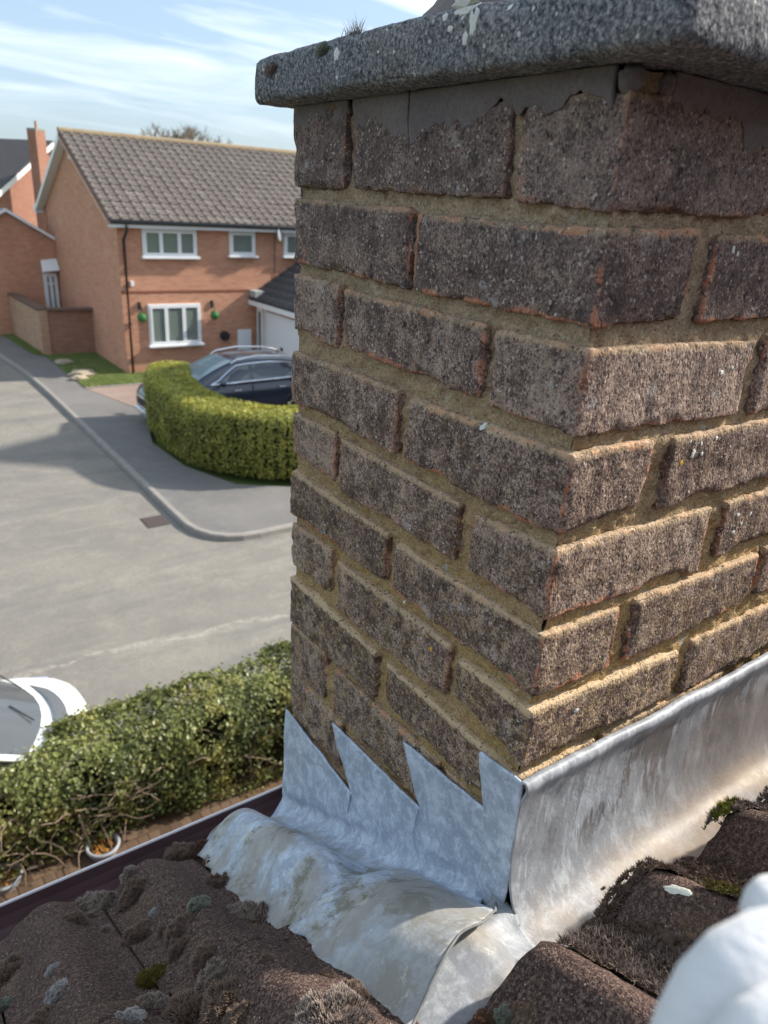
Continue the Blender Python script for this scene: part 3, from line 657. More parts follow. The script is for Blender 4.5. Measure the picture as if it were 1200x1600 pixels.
# hidden neighbour across the drive whose roof shades the street
nb = empty('neighbour_house', (14, 14.4, G), 'brick house on the right side hidden behind the chimney', 'house')
MB().quadprism([(11.9, 12.7, G), (11.9, 16.6, G), (11.9, 16.6, G+5), (11.9, 14.65, G+7.0), (11.9, 12.7, G+5)], (8, 0, 0)).build('wall', FBRICK, nb)
for s_ in (-1, 1): MB().quadprism([(11.7, 14.65, G+7.1), (11.7, 14.65+s_*2.25, G+4.75), (20.1, 14.65+s_*2.25, G+4.75), (20.1, 14.65, G+7.1)], (0, 0, .1)).build('roof', FTILE, nb)
window(nb, 13.2, 14.8, G+3.4, G+4.5, 12.7, (1, 1)); window(nb, 13.2, 14.8, G+.9, G+2.1, 12.7, (1, 1)); window(nb, 16.5, 18, G+3.4, G+4.5, 12.7, (1, 1))

# ---- bare trees beyond the roof
def bare_tree(name, base, h, seed, label, spread=.55):
    rg = random.Random(seed); t = empty(name, base, label, 'tree', 'bare winter trees beyond the house roof')
    br = MB(); tr = MB()
    def grow(p, d, l, rad, lev, tgt):
        q = p + d*l; mid = p.lerp(q, .5) + Vector((rg.uniform(-1, 1), rg.uniform(-1, 1), 0))*l*.06
        tgt.tube([p, mid, q], [rad, rad*.85, rad*.68], 5, False)
        if lev == 0: return
        for i in range(rg.choice((3, 4)) if lev > 1 else 5):
            a = Vector((rg.uniform(-1, 1), rg.uniform(-1, 1), rg.uniform(-.2, .7))).normalized()
            grow(p.lerp(q, rg.uniform(.55, 1)), (d + a*spread*1.3).normalized(), l*rg.uniform(.55, .8), rad*.58, lev-1, br)
    grow(Vector(base), Vector((0, 0, 1)), h*.34, h*.02, 5, tr)
    tr.build('trunk', BARK, t); br.build('branches', BARK, t)
for (u, v, dist, hh, sd, lab) in ((272, 197, 82, 12.0, 2, 'leftmost wide bare tree showing above the roof ridge'), (292, 191, 84, 12.5, 5, 'middle bare tree with dense twigs above the roof ridge'), (318, 192, 80, 12.0, 9, 'slim bare tree furthest right above the roof ridge')):
    d = CAM + ray(u, v)*dist
    bare_tree('bare_tree', (d.x, d.y, d.z-hh*.80), hh, sd, lab)

# ================================================================== HEDGE ACROSS THE ROAD (curved, clipped)
def curve_pts(ctrl, n):
    out = []
    for i in range(len(ctrl)-1):
        p0, p1, p2, p3 = (Vector(ctrl[max(i-1, 0)]), Vector(ctrl[i]), Vector(ctrl[i+1]), Vector(ctrl[min(i+2, len(ctrl)-1)]))
        for j in range(n):
            t = j/n; out.append(.5*((2*p1) + (-p0+p2)*t + (2*p0-5*p1+4*p2-p3)*t*t + (-p0+3*p1-3*p2+p3)*t**3))
    out.append(Vector(ctrl[-1])); return out
hc = curve_pts([(6.05, 18.1), (5.62, 16.9), (5.42, 15.3), (5.65, 13.9), (6.45, 12.95), (7.8, 12.6), (9.5, 12.5), (12, 12.5)], 8)
hed = empty('curved_hedge', (5.5, 15, G), 'curved clipped hedge with yellow green top between pavement and driveway', 'hedge')
def hedge_section(k, th, w_, h_):   # rounded box outline in section
    e = .45
    c_, s_ = cos(th), sin(th)
    return (math.copysign(abs(c_)**e, c_)*w_, (math.copysign(abs(s_)**e, s_)*.5+.5)*h_)
core = []; cf = []; NS = 16
Hh = 1.36; Hw = .56
for i, p in enumerate(hc):
    a = hc[max(i-1, 0)]; b = hc[min(i+1, len(hc)-1)]; t = (b-a).normalized(); n = Vector((-t.y, t.x))
    sc = 1 if i > 0 else .8
    for j in range(NS):
        x, z = hedge_section(i, 2*pi*j/NS, Hw-.1, Hh-.1); core.append((p.x+n.x*x*sc, p.y+n.y*x*sc, G+.06+z))
for i in range(len(hc)-1):
    for j in range(NS): cf.append((i*NS+j, i*NS+(j+1) % NS, (i+1)*NS+(j+1) % NS, (i+1)*NS+j))
cf += [tuple(range(NS)), tuple(range((len(hc)-1)*NS, len(hc)*NS))[::-1]]
mesh_obj('stems', core, cf, DIRT, hed)
def leafquads(fn, n, size, seed, elong=1.5):
    rg = random.Random(seed); v = []; f = []; lv = []
    for _ in range(n):
        c, nrm, br = fn(rg)
        d = (nrm + Vector((rg.gauss(0, .6), rg.gauss(0, .6), rg.gauss(0, .6)))).normalized(); a = d.orthogonal().normalized(); a = Matrix.Rotation(rg.uniform(0, 6.28), 3, d) @ a; b = d.cross(a)
        s_ = size*rg.uniform(.6, 1.25); k = len(v); v += [c-a*s_*elong*.5, c+b*s_*.42+d*s_*.08, c+a*s_*elong*.5, c-b*s_*.42+d*s_*.08]; f += [(k, k+1, k+2), (k, k+2, k+3)]; lv += [min(1, max(0, br+rg.uniform(-.25, .25)))]*4
    return v, f, lv
def rr_point(rg, top=.36):
    if rg.random() < top: x, z = rg.uniform(-1, 1), 1.
    else: x, z = rg.choice((-1., 1.)), rg.uniform(-1, 1)
    k = (abs(x)**5+abs(z)**5)**-.2
    return x*k, z*k
def hleaf(rg):
    i = rg.randrange(len(hc)-1) if rg.random() < .9 else 0
    u_ = rg.random(); p = hc[i].lerp(hc[i+1], u_); t = (hc[i+1]-hc[i]).normalized(); n = Vector((-t.y, t.x)); px_, pz_ = rr_point(rg); th = px_
    bulge = 1 + .10*noise.noise(Vector((p.x*1.3, p.y*1.3, th*1.2)))+.05*noise.noise(Vector((p.x*5, p.y*5, th*4)))
    x = px_*Hw*bulge; z = (pz_*.5+.5)*Hh
    if i == 0 and rg.random() < .5:   # rounded end
        p = hc[0] - t*rg.uniform(0, .1); x *= rg.random()
    z = z*(1+.03*noise.noise(Vector((p.x*3, p.y*3, 0))))
    c = Vector((p.x+n.x*x, p.y+n.y*x, G+.08+z)) + Vector((rg.gauss(0, .025), rg.gauss(0, .025), rg.gauss(0, .025)))
    nr = Vector((n.x*x/Hw, n.y*x/Hw, (z/Hh-.5)*1.5)); hole = noise.noise(c*2.2)
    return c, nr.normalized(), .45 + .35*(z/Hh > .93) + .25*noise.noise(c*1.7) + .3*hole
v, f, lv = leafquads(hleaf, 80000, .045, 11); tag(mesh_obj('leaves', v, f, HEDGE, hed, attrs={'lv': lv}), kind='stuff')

# ================================================================== NEAR IVY HEDGE
nh = empty('ivy_hedge', (1.5, 5.3, G), 'untidy ivy and shrub hedge between the paved path and the road', 'hedge')
def nh_top(x): return .86 + .10*sstep(-.3, 2.5, x) + .10*noise.noise(Vector((x*1.3, 3, 0))) + .05*noise.noise(Vector((x*5, 1, 0)))
def nleaf(rg):
    while True:
        x = rg.uniform(-1.4, 4.4); H_ = nh_top(x); px_, pz_ = rr_point(rg, .42)
        if px_ > .95 and rg.random() < .5: px_ = -px_
        yy = px_*.36; zz_ = (pz_*.5+.5)*H_
        k = 1 + .20*noise.noise(Vector((x*1.6, yy*2, zz_*2.2))) + .12*noise.noise(Vector((x*4.5, yy*5, zz_*5)))
        c = Vector((x, 5.33 + yy*k + .12*(zz_/H_), G+.02+H_*.5+(zz_-H_*.5)*k)) + Vector((rg.gauss(0, .03), rg.gauss(0, .03), rg.gauss(0, .03)))
        low = sstep(.75, -.4, x)     # sparse brown twiggy patch at the left foot
        if zz_/H_ < .62 and rg.random() < low*.85: continue
        if noise.noise(c*3.1) < -.28 and rg.random() < .8: continue
        nr = Vector((0, yy/.36, (zz_/H_-.5)*2)).normalized()
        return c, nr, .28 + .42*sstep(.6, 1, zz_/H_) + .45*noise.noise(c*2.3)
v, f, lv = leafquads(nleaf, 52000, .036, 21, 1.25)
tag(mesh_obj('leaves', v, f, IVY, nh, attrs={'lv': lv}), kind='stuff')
# the largest leaves as single parts
lm = []
for kx in range(6):
    rg = random.Random(kx); s_ = .024; vv = [(0, -s_*1.1, 0), (s_*.75, -s_*.3, .006), (s_*.55, s_*.5, .0), (0, s_*1.2, -.006), (-s_*.55, s_*.5, 0), (-s_*.75, -s_*.3, .006), (0, 0, -.004)]
    me = bpy.data.meshes.new('leaf'); me.from_pydata(vv, [], [(6, i, (i+1) % 6) for i in range(6)]); me.materials.append(IVY)
    a_ = me.attributes.new('lv', 'FLOAT', 'POINT'); a_.data.foreach_set('value', [.35+.12*kx]*7); lm.append(me)
rg = random.Random(4); n_ = 0
while n_ < 200:
    c, nr, br = nleaf(rg)
    if c.x < -.2 or c.x > 3.2 or c.z < G+.55: continue
    o = bpy.data.objects.new('leaf', lm[min(5, max(0, int((br+.1)*6)))]); COL.objects.link(o); c = c + nr*.05
    o.location = c; o.rotation_euler = (nr+Vector((rg.gauss(0, .5), rg.gauss(0, .5), rg.gauss(0, .5)))).normalized().to_track_quat('Z', 'Y').to_euler(); setparent(o, nh); n_ += 1
cv = MB()
for i in range(28):
    x = -1.4+i*.215; cv.tube([(x, 5.28+rg.uniform(-.06, .06), G), (x+rg.uniform(-.1, .1), 5.28+rg.uniform(-.08, .08), G+.45), (x+rg.uniform(-.1, .1), 5.3, G+nh_top(x)*.8)], [.02, .015, .008], 5)
for i in range(230):
    x = rg.uniform(-1.3, 4.2) if i > 150 else rg.uniform(-.9, .9); z0 = rg.uniform(.05, .7); y0 = 5.3-rg.uniform(.1, .33)
    pts_ = [Vector((x, y0, G+z0))]
    d = Vector((rg.uniform(-1, 1), rg.uniform(-.35, .3), rg.uniform(-.6, .8))).normalized()
    for j in range(5):
        d = (d + Vector((rg.gauss(0, .3), rg.gauss(0, .2), rg.gauss(0, .3)))).normalized(); pts_.append(pts_[-1] + d*rg.uniform(.04, .11))
    cv.tube(pts_, [.008, .007, .006, .005, .004, .002], 4, False)
cv.build('branches', BARK, nh)
cb_ = MB()
NSG = 18; v = []; f = []
for i in range(NSG+1):
    x = -1.4 + 5.8*i/NSG; H_ = nh_top(x)-.14
    low = sstep(.75, -.4, x)
    for (yy, zz_) in ((-.24+.15*low, .12+.45*low), (-.30+.2*low, .5+.1*low), (-.2+.1*low, .95), (.2, .95), (.3, .5), (.24, .02)): v.append((x, 5.36+yy*.85, G+zz_*H_))
for i in range(NSG):
    for j in range(6): f.append((i*6+j, i*6+(j+1) % 6, (i+1)*6+(j+1) % 6, (i+1)*6+j))
mesh_obj('core', v, f, DIRT, nh)

# ================================================================== PAVED PATH, PLANTERS
PV = NT('brown_block_paver', .9, .2)
c = PV.mix(PV.ramp(PV.rnd(), 0, 1), (.075, .048, .031), (.15, .10, .065)); c = PV.mix(PV.ramp(PV.noise(6, 5, .7), .45, .7, 0, .7), c, (.10, .06, .035)); PV.color(c); PV.bump(PV.noise(80, 3), .003, .5)
pm = MB(); pm.box((0, 0, 0), (.097, .097, .03)); pmo = bevel(pm.build('paver', PV.m), .006, 1)
pm2 = bpy.data.meshes.new_from_object(pmo) if False else pmo.data
pathe = empty('path_paving', (0, 4.6, G), 'brown square block paving of the path below the eaves', 'paving')
bpy.data.objects.remove(pmo)
npv = 0; rest = MB()
rg = random.Random(6)
for i in range(-9, 19):
    for j in range(0, 16):
        x = i*.1 - .02*(j % 2); y = 3.75+j*.1; z = G+.004+rg.uniform(0, .006)
        if npv < 300 and y > 4.0 and -.6 < x < 1.45:
            o = bpy.data.objects.new('paver', pm2); COL.objects.link(o); o.location = (x, y, z); o.rotation_euler = (rg.gauss(0, .01), rg.gauss(0, .01), rg.gauss(0, .01)); setparent(o, pathe); npv += 1
        else: rest.box((x, y, z), (x+.095, y+.095, z+.03))
tag(rest.build('pavers', PV.m, pathe), kind='stuff')
GALV = flat('galvanised_rim', (.30, .31, .33), .6, .4, .1, .3, 20); ORL = NT('dead_orange_leaf', .8, .2); ORL.color(ORL.mix(ORL.noise(30, 3), (.16, .06, .015), (.42, .20, .05)))
for (x, y, lab) in ((.585, 4.96, 'round grey rimmed planter of orange dead leaves nearer the ivy hedge middle'), (-.20, 5.05, 'round grey rimmed planter of orange dead leaves cut by the left edge')):
    p = empty('planter', (x, y, G+.03), lab, 'planter', 'round planters on the path')
    mb = MB(); v = []; n = 28
    prof = [(.120, .03), (.128, .09), (.146, .098), (.150, .112), (.142, .122), (.122, .120), (.112, .07)]
    for rad, z in prof:
        for j in range(n): v.append((x+rad*cos(2*pi*j/n), y+rad*sin(2*pi*j/n), G+z))
    f = [(k*n+j, k*n+(j+1) % n, (k+1)*n+(j+1) % n, (k+1)*n+j) for k in range(len(prof)-1) for j in range(n)]
    mesh_obj('pot', v, f, GALV, p, True)
    mesh_obj('soil', [(x+.108*cos(2*pi*j/n), y+.108*sin(2*pi*j/n), G+.075) for j in range(n)], [tuple(range(n))], DIRT, p)
    v = []; f = []
    for i in range(90):
        rr_ = .10*sqrt(rg.random()); th = rg.uniform(0, 6.28); c = Vector((x+rr_*cos(th), y+rr_*sin(th), G+.083+rg.random()*.03)); a = Vector((rg.gauss(0, 1), rg.gauss(0, 1), rg.gauss(0, .4))).normalized()*.018; b = Vector((rg.gauss(0, 1), rg.gauss(0, 1), rg.gauss(0, .4))).normalized()*.014
        k = len(v); v += [c-a, c-b, c+a, c+b]; f.append((k, k+1, k+2, k+3))
    tag(mesh_obj('dead_leaves', v, f, ORL.m, p), kind='stuff')

# ================================================================== CARS
def loft(name, stations, mat, parent, smooth=True, capf=True):
    n = len(stations[0]); v = [p for s_ in stations for p in s_]
    f = [(k*n+j, k*n+j+1, (k+1)*n+j+1, (k+1)*n+j) for k in range(len(stations)-1) for j in range(n-1)]
    if capf: f += [tuple(range(n))[::-1], tuple(range((len(stations)-1)*n, len(stations)*n))]
    return mesh_obj(name, v, f, mat, parent, smooth)
def interp(tab, u):
    for i in range(len(tab)-1):
        if tab[i][0] <= u <= tab[i+1][0]:
            t = (u-tab[i][0])/(tab[i+1][0]-tab[i][0]); return [a+(b-a)*t for a, b in zip(tab[i][1:], tab[i+1][1:])]
    return list(tab[-1][1:]) if u > tab[-1][0] else list(tab[0][1:])
def make_car(x0, yc, flip, Lc, width, zg, body_tab, roof_tab, mats, label, suv=True, hdg=0):
    # u from the nose; flip=+1: nose towards -x
    car = empty('parked_car', (x0+flip*Lc/2, yc, zg), label, 'car')
    X = lambda u: x0 + flip*u
    hw = width/2
    bp, gl = mats
    sts = []
    for i in range(41):
        u = Lc*i/40; zb, zt, wk = interp(body_tab, u); w_ = hw*wk; row = []
        prof = [(-.90, zb), (-.985, zb+.12), (-1.0, zb+.35*(zt-zb)), (-.995, zb+.62*(zt-zb)), (-.975, zb+.86*(zt-zb)), (-.90, zt-.012), (-.7, zt+.012), (-.35, zt+.03), (0, zt+.036), (.35, zt+.03), (.7, zt+.012), (.90, zt-.012), (.975, zb+.86*(zt-zb)), (.995, zb+.62*(zt-zb)), (1, zb+.35*(zt-zb)), (.985, zb+.12), (.90, zb)]
        for yy, z in prof: row.append((X(u), yc+yy*w_, zg+z))
        sts.append(row)
    loft('body', sts, bp, car)
    # greenhouse
    g0, g1 = roof_tab[0][0], roof_tab[-1][0]; sts = []
    for i in range(31):
        u = g0+(g1-g0)*i/30; zl, zr, wl, wr = interp(roof_tab, u); 
        row = [(X(u), yc-hw*wl, zg+zl), (X(u), yc-hw*(wl*.55+wr*.45), zg+zl+(zr-zl)*.5), (X(u), yc-hw*wr, zg+zr-.03*(zr > zl+.05)), (X(u), yc-hw*wr*.85, zg+zr+.012), (X(u), yc-hw*wr*.4, zg+zr+.028), (X(u), yc, zg+zr+.033), (X(u), yc+hw*wr*.4, zg+zr+.028), (X(u), yc+hw*wr*.85, zg+zr+.012), (X(u), yc+hw*wr, zg+zr-.03*(zr > zl+.05)), (X(u), yc+hw*(wl*.55+wr*.45), zg+zl+(zr-zl)*.5), (X(u), yc+hw*wl, zg+zl)]
        sts.append(row)
    loft('roof', sts, bp, car)
    return car, X, hw
def band(pts_in, name, mat, parent, off, th=.012):
    mb = MB(); mb.quadprism(pts_in, off); return mb.build(name, mat, parent)
# dark SUV on the drive
zg = G+.106; Lc = 4.55; yc = 17.25
bt = [(0, .42, .72, .66), (.06, .30, .86, .80), (.25, .26, .95, .92), (.6, .26, 1.02, .98), (1.15, .26, 1.09, 1), (1.6, .26, 1.12, 1), (3.2, .26, 1.13, 1), (4.1, .28, 1.14, .97), (4.42, .34, 1.05, .9), (4.55, .5, .8, .82)]
rt = [(1.0, 1.07, 1.075, .84, .8), (1.35, 1.10, 1.28, .90, .76), (1.75, 1.11, 1.47, .93, .74), (2.1, 1.12, 1.58, .94, .74), (2.7, 1.13, 1.63, .94, .74), (3.4, 1.13, 1.60, .93, .73), (3.95, 1.14, 1.52, .9, .7), (4.25, 1.14, 1.32, .84, .68), (4.45, 1.1, 1.12, .78, .7)]
suv, X, hw = make_car(5.05, yc, 1, Lc, 1.80, zg, bt, rt, (CARNAVY, CARGLASS), 'dark navy SUV with chrome window trim parked nose left behind the curved hedge')
def side_pt(u, fz, out=.006, side=-1):
    zl, zr, wl, wr = interp(rt, u); z = zl+(zr-zl)*fz
    if fz < .5: w_ = wl + (wl*.55+wr*.45-wl)*(fz/.5)
    else: w_ = (wl*.55+wr*.45) + (wr-(wl*.55+wr*.45))*((fz-.5)/.5)
    return Vector((X(u), yc+side*(hw*w_+out), zg+z+ (-.03*fz if zr > zl+.05 else 0)))
def side_poly(uf, name, mat, off=.008, side=-1):
    P_ = [side_pt(u, fz, off, side) for u, fz in uf]; return MB().quadprism(P_, (0, side*.004, 0)).build(name, mat, suv)
for sd in (-1, 1):
    side_poly([(1.55, .1), (2.42, .1), (2.42, .5), (2.42, .86), (2.15, .86), (1.95, .62)], 'side_window', CARGLASS, .006, sd)
    side_poly([(2.52, .1), (3.70, .1), (3.82, .5), (3.62, .84), (3.0, .86), (2.52, .86)], 'side_window', CARGLASS, .006, sd)
    ring = [side_pt(u, fz, .016, sd) for u, fz in [(1.38, .05), (2.0, .04), (2.8, .04), (3.55, .05), (3.86, .1), (3.95, .45), (3.85, .8), (3.6, .92), (3.0, .93), (2.4, .93), (2.1, .92), (1.85, .72), (1.6, .36), (1.38, .05)]]
    MB().tube(ring, .022, 6).build('window_trim', CHROME, suv)
    rail = [Vector((X(u), yc+sd*hw*.70, zg+interp(rt, u)[1]+dz)) for u, dz in ((2.0, .0), (2.15, .06), (2.7, .08), (3.4, .07), (3.85, .05), (3.98, .0))]
    MB().tube(rail, .026, 6).build('roof_rail', CHROME, suv, True)
    for u in (1.95, 3.18):
        hd = bevel(MB().box((X(u), yc+sd*(hw+.0), zg+.93), (X(u+.20), yc+sd*(hw+.035), zg+.965)).build('door_handle', CHROME, suv), .01)
    for u in (1.42, 2.46, 3.62):
        MB().box((X(u), yc+sd*hw*.985, zg+.42), (X(u)+.012, yc+sd*(hw+.001), zg+1.06)).build('door_seam', BLACKP, suv)
    mr = MB().tube([(X(1.62), yc+sd*hw*.93, zg+1.12), (X(1.62), yc+sd*(hw+.10), zg+1.16)], .025, 6); mr.build('mirror_arm', BLACKP, suv)
    bmm = bmesh.new(); bmesh.ops.create_uvsphere(bmm, u_segments=12, v_segments=8, radius=1)
    mv = [(X(1.60)+v_.co.x*.075, yc+sd*(hw+.17)+v_.co.y*.12, zg+1.19+v_.co.z*.085) for v_ in bmm.verts]; mf = [tuple(x_.index for x_ in q.verts) for q in bmm.faces]; bmm.free()
    mesh_obj('wing_mirror', mv, mf, CARNAVY, suv, True)
    for u in (.88, 3.68):
        wy = yc+sd*(hw-.12)
        wh = MB(); n = 26; prof = [(.20, .0), (.30, -.01), (.345, .02), (.355, .09), (.345, .19), (.30, .215), (.20, .21)]
        v = []; 
        for rad, t_ in prof:
            for j in range(n): v.append((X(u)+rad*cos(2*pi*j/n), wy-sd*.10+sd*t_*1.1, zg+.355+rad*sin(2*pi*j/n)))
        f = [(k*n+j, k*n+(j+1) % n, (k+1)*n+(j+1) % n, (k+1)*n+j) for k in range(len(prof)-1) for j in range(n)]
        whl = mesh_obj('wheel', v, f, RUBBER, suv, True)
        sp_ = MB()
        for j in range(5):
            th = 2*pi*j/5+.3; a = Vector((cos(th), 0, sin(th))); b = Vector((-sin(th), 0, cos(th))); c = Vector((X(u), wy+sd*.115, zg+.355))
            sp_.quadprism([c+a*.03-b*.03, c+a*.22-b*.025, c+a*.22+b*.025, c+a*.03+b*.03], (0, sd*.02, 0))
        sp_.tube([(X(u), wy+sd*.08, zg+.355), (X(u), wy+sd*.14, zg+.355)], .06, 12)
        rim_ = []
        for j in range(25):
            th = 2*pi*j/24; rim_.append((X(u)+.225*cos(th), wy+sd*.125, zg+.355+.225*sin(th)))
        sp_.tube(rim_, .018, 6, False)
        o = sp_.build('rim', ALLOY); o.parent = whl
        MB().tube([(X(u)+.40*cos(pi*k/10), yc+sd*(hw+.0), zg+.355+.40*sin(pi*k/10)) for k in range(11)], .022, 6).build('wheel_arch', BLACKP, suv)
    MB().box((X(1.3), yc+sd*hw*.97, zg+.22), (X(3.3), yc+sd*(hw+.012), zg+.34)).build('sill_trim', BLACKP, suv)
ws = []
for u in (1.02, 1.3, 1.6, 1.9, 2.05):
    zl, zr, wl, wr = interp(rt, u); ws.append([(X(u)-.004, yc+hw*wr*k_, zg+zr+.016+(.03 if abs(k_) < .5 else .012)) for k_ in (-.86, -.4, 0, .4, .86)])
loft('windscreen', ws, SCREEN, suv, True, False)
su = []
for u in (2.2, 2.6, 3.0, 3.4):
    zl, zr, wl, wr = interp(rt, u); su.append([(X(u), yc+hw*wr*k_, zg+zr+.02+.02*(1-abs(k_))) for k_ in (-.62, -.3, 0, .3, .62)])
loft('sunroof', su, CARGLASS, suv, True, False)
for sd in (-1, 1):
    hl_ = [(X(.05), yc+sd*hw*.55, zg+.70), (X(.10), yc+sd*hw*.86, zg+.72), (X(.50), yc+sd*hw*.975, zg+.86), (X(.42), yc+sd*hw*.94, zg+.94), (X(.13), yc+sd*hw*.72, zg+.84)]
    MB().quadprism(hl_, (-.03, sd*.012, .01)).build('headlight', CHROME, suv)
for k_ in range(5): MB().box((X(-.035), yc-hw*.5, zg+.50+k_*.055), (X(.03), yc+hw*.5, zg+.525+k_*.055)).build('grille_bar', CHROME if k_ in (0, 4) else BLACKP, suv)
bevel(MB().box((X(-.05), yc-hw*.72, zg+.30), (X(.16), yc+hw*.72, zg+.44)).build('bumper', CHROME, suv), .03)
# white car on the road behind the ivy hedge, nose to the right
wc = empty('parked_car', (-1, 6.2, G), 'white car nosed in behind the ivy hedge at the left edge', 'car')
x0 = .86; ycw = 6.12; hw2 = .80
bt2 = [(0, .38, .58, .55), (.05, .28, .68, .74), (.2, .22, .76, .88), (.5, .22, .84, .965), (.9, .22, .90, 1), (1.3, .22, .93, 1), (3.2, .22, .95, 1), (3.7, .3, .9, .9)]
def Xw(u): return x0-u
sts = []
for i in range(37):
    u = 3.7*(i/36)**1.3; zb, zt, wk = interp(bt2, u); w_ = hw2*wk
    prof = [(-.92, zb), (-1, zb+.2*(zt-zb)), (-1, zb+.6*(zt-zb)), (-.97, zb+.88*(zt-zb)), (-.88, zt), (-.6, zt+.035), (-.3, zt+.05), (0, zt+.055), (.3, zt+.05), (.6, zt+.035), (.88, zt), (.97, zb+.88*(zt-zb)), (1, zb+.6*(zt-zb)), (1, zb+.2*(zt-zb)), (.92, zb)]
    sts.append([(Xw(u), ycw-yy*w_, G+z) for yy, z in prof])
loft('body', sts, CARWHITE, wc)
# curved windscreen, scuttle strip, roof
def wsx(k, b): return b + .30*k*k      # bowed base
rt2 = [(.46, .90), (.80, 1.08), (1.2, 1.27), (1.5, 1.40)]
sts = [[(Xw(u+.28*k*k), ycw+k*hw2*(.86-.07*(u-.46)), G+z+.03*(1-k*k)) for k in (-1, -.75, -.5, -.25, 0, .25, .5, .75, 1)] for u, z in rt2]
loft('windscreen', sts, glass('grey_windscreen', (.07, .078, .085)), wc, True, False)
sts = [[(Xw(u+.28*k*k), ycw+k*hw2*.80, G+z+.03*(1-k*k)) for k in (-1, -.75, -.5, -.25, 0, .25, .5, .75, 1)] for u, z in ((1.49, 1.405), (2.2, 1.46), (3.0, 1.42), (3.35, 1.25))]
loft('roof', sts, CARWHITE, wc, True, False)
for sd in (-1, 1):
    MB().quadprism([(Xw(1.25), ycw+sd*hw2*.87, G+.95), (Xw(3.3), ycw+sd*hw2*.87, G+.95), (Xw(3.3), ycw+sd*hw2*.80, G+1.36), (Xw(2.1), ycw+sd*hw2*.80, G+1.40)], (0, sd*.01, 0)).build('side_window', CARGLASS, wc)
    MB().tube([(Xw(.72), ycw+sd*hw2*.87, G+.92), (Xw(1.25), ycw+sd*hw2*.84, G+1.17), (Xw(1.78), ycw+sd*hw2*.80, G+1.41)], .03, 6).build('pillar', CARWHITE, wc)
sts = [[(Xw(u+.22*k*k), ycw+k*hw2*.80, G+z+.035*(1-k*k)+.016) for k in [-1+.2*q for q in range(11)]] for u, z in ((.24, .79), (.28, .808), (.32, .825), (.36, .835))]
loft('bonnet_stripe', sts, flat('dark_grey_stripe', (.10, .11, .12), .4), wc, True, False)
for k in (-.35, .35): MB().tube([(Xw(.56), ycw+k*hw2, G+.985), (Xw(.72), ycw+k*hw2+.2, G+1.075)], .007, 5).build('wiper', BLACKP, wc)
for sd in (-1, 1):
    for u in (.68, 3.0):
        n = 20; v = []; wy = ycw+sd*(hw2-.02)
        for rad, t_ in ((.05, .0), (.2, .0), (.28, .02), (.29, .1), (.28, .18)):
            for j in range(n): v.append((Xw(u)+rad*cos(2*pi*j/n), wy-sd*t_+sd*.03, G+.29+rad*sin(2*pi*j/n)))
        mesh_obj('wheel', v, [(k*n+j, k*n+(j+1) % n, (k+1)*n+(j+1) % n, (k+1)*n+j) for k in range(4) for j in range(n)], RUBBER, wc, True)
    MB().quadprism([(Xw(.06), ycw+sd*hw2*.5, G+.62), (Xw(.14), ycw+sd*hw2*.84, G+.62), (Xw(.42), ycw+sd*hw2*.94, G+.74), (Xw(.30), ycw+sd*hw2*.8, G+.78)], (.02, sd*.01, .015)).build('headlight', CHROME, wc)

# ================================================================== NEAR ROOF
roof = empty('tiled_roof', (0, 0, -.3), 'dark brown granular tiled roof slope around the chimney base', 'roof')
def tile_obj(cx, w_, y0, y1, lift, seed, xmax=None, rh=.03):
    """one tile: a roll centred at cx, pan to its right; y0 upslope end, y1 downslope (butt) end"""
    v = []; f = []; nx = 26; ny = 60; xs = [cx-w_/2+w_*i/nx for i in range(nx+1)]
    if xmax is not None: xs = [min(x, xmax) for x in xs]
    for j in range(ny+1):
        y = y0+(y1-y0)*j/ny
        for i, x in enumerate(xs):
            z = roofz(x, min(y, y1-.0005)) + .0022*fbm((x, y, seed), 28, 4) + .001*fbm((x, y, seed), 120, 2) + lift
            e = min(1, (y1-y)/.012); z -= .006*(1-e)**2
            ed = min(1, (i)/1.5, (nx-i)/1.5); z -= .0016*(1-max(0, ed))
            v.append((x, y + (.003*fbm((x, seed, 0), 60, 2) if j == ny else 0), z))
    k = nx+1
    for j in range(ny):
        for i in range(nx): f.append((j*k+i, j*k+i+1, (j+1)*k+i+1, (j+1)*k+i))
    b = len(v)
    for i in range(k):
        p = v[ny*k+i]; v.append((p[0], p[1]-.003, p[2]-.016 - (.012 if rh > .03 else 0)))
    for i in range(nx): f.append((ny*k+i, ny*k+i+1, b+i+1, b+i))
    b2 = len(v)
    for i in range(k): v.append((v[i][0], y0+.0, v[i][2]-.02))
    for i in range(nx): f.append((i+1, i, b2+i, b2+i+1))
    # side skirts
    for col in (0, nx):
        b3 = len(v)
        for j in range(ny+1): p = v[j*k+col]; v.append((p[0], p[1], p[2]-.014))
        for j in range(ny): f.append((j*k+col, (j+1)*k+col, b3+j+1, b3+j) if col == 0 else ((j+1)*k+col, j*k+col, b3+j, b3+j+1))
    return mesh_obj('roof_tile', v, f, TILE, roof, True)
sd = 0
for c in (-.62, -.49, -.36, -.23):
    sd += 1; tile_obj(c, .128, .10, .425+random.uniform(-.004, .004), random.uniform(-.001, .002), sd)
for c in (-.62, -.49, -.36, -.23):
    sd += 1; tile_obj(c, .128, -.28, .13+random.uniform(-.003, .003), random.uniform(-.001, .003), sd+40)
for c in (-.075, .058, .195, .33, .465, .60, .735):
    sd += 1; tile_obj(c, .133, -.62, -.1+random.uniform(-.006, .004), random.uniform(-.001, .002), sd+80, rh=.038)
for c in (-.62, -.49, -.36, -.23):
    sd += 1; tile_obj(c, .128, -.62, -.275, .006, sd+120)
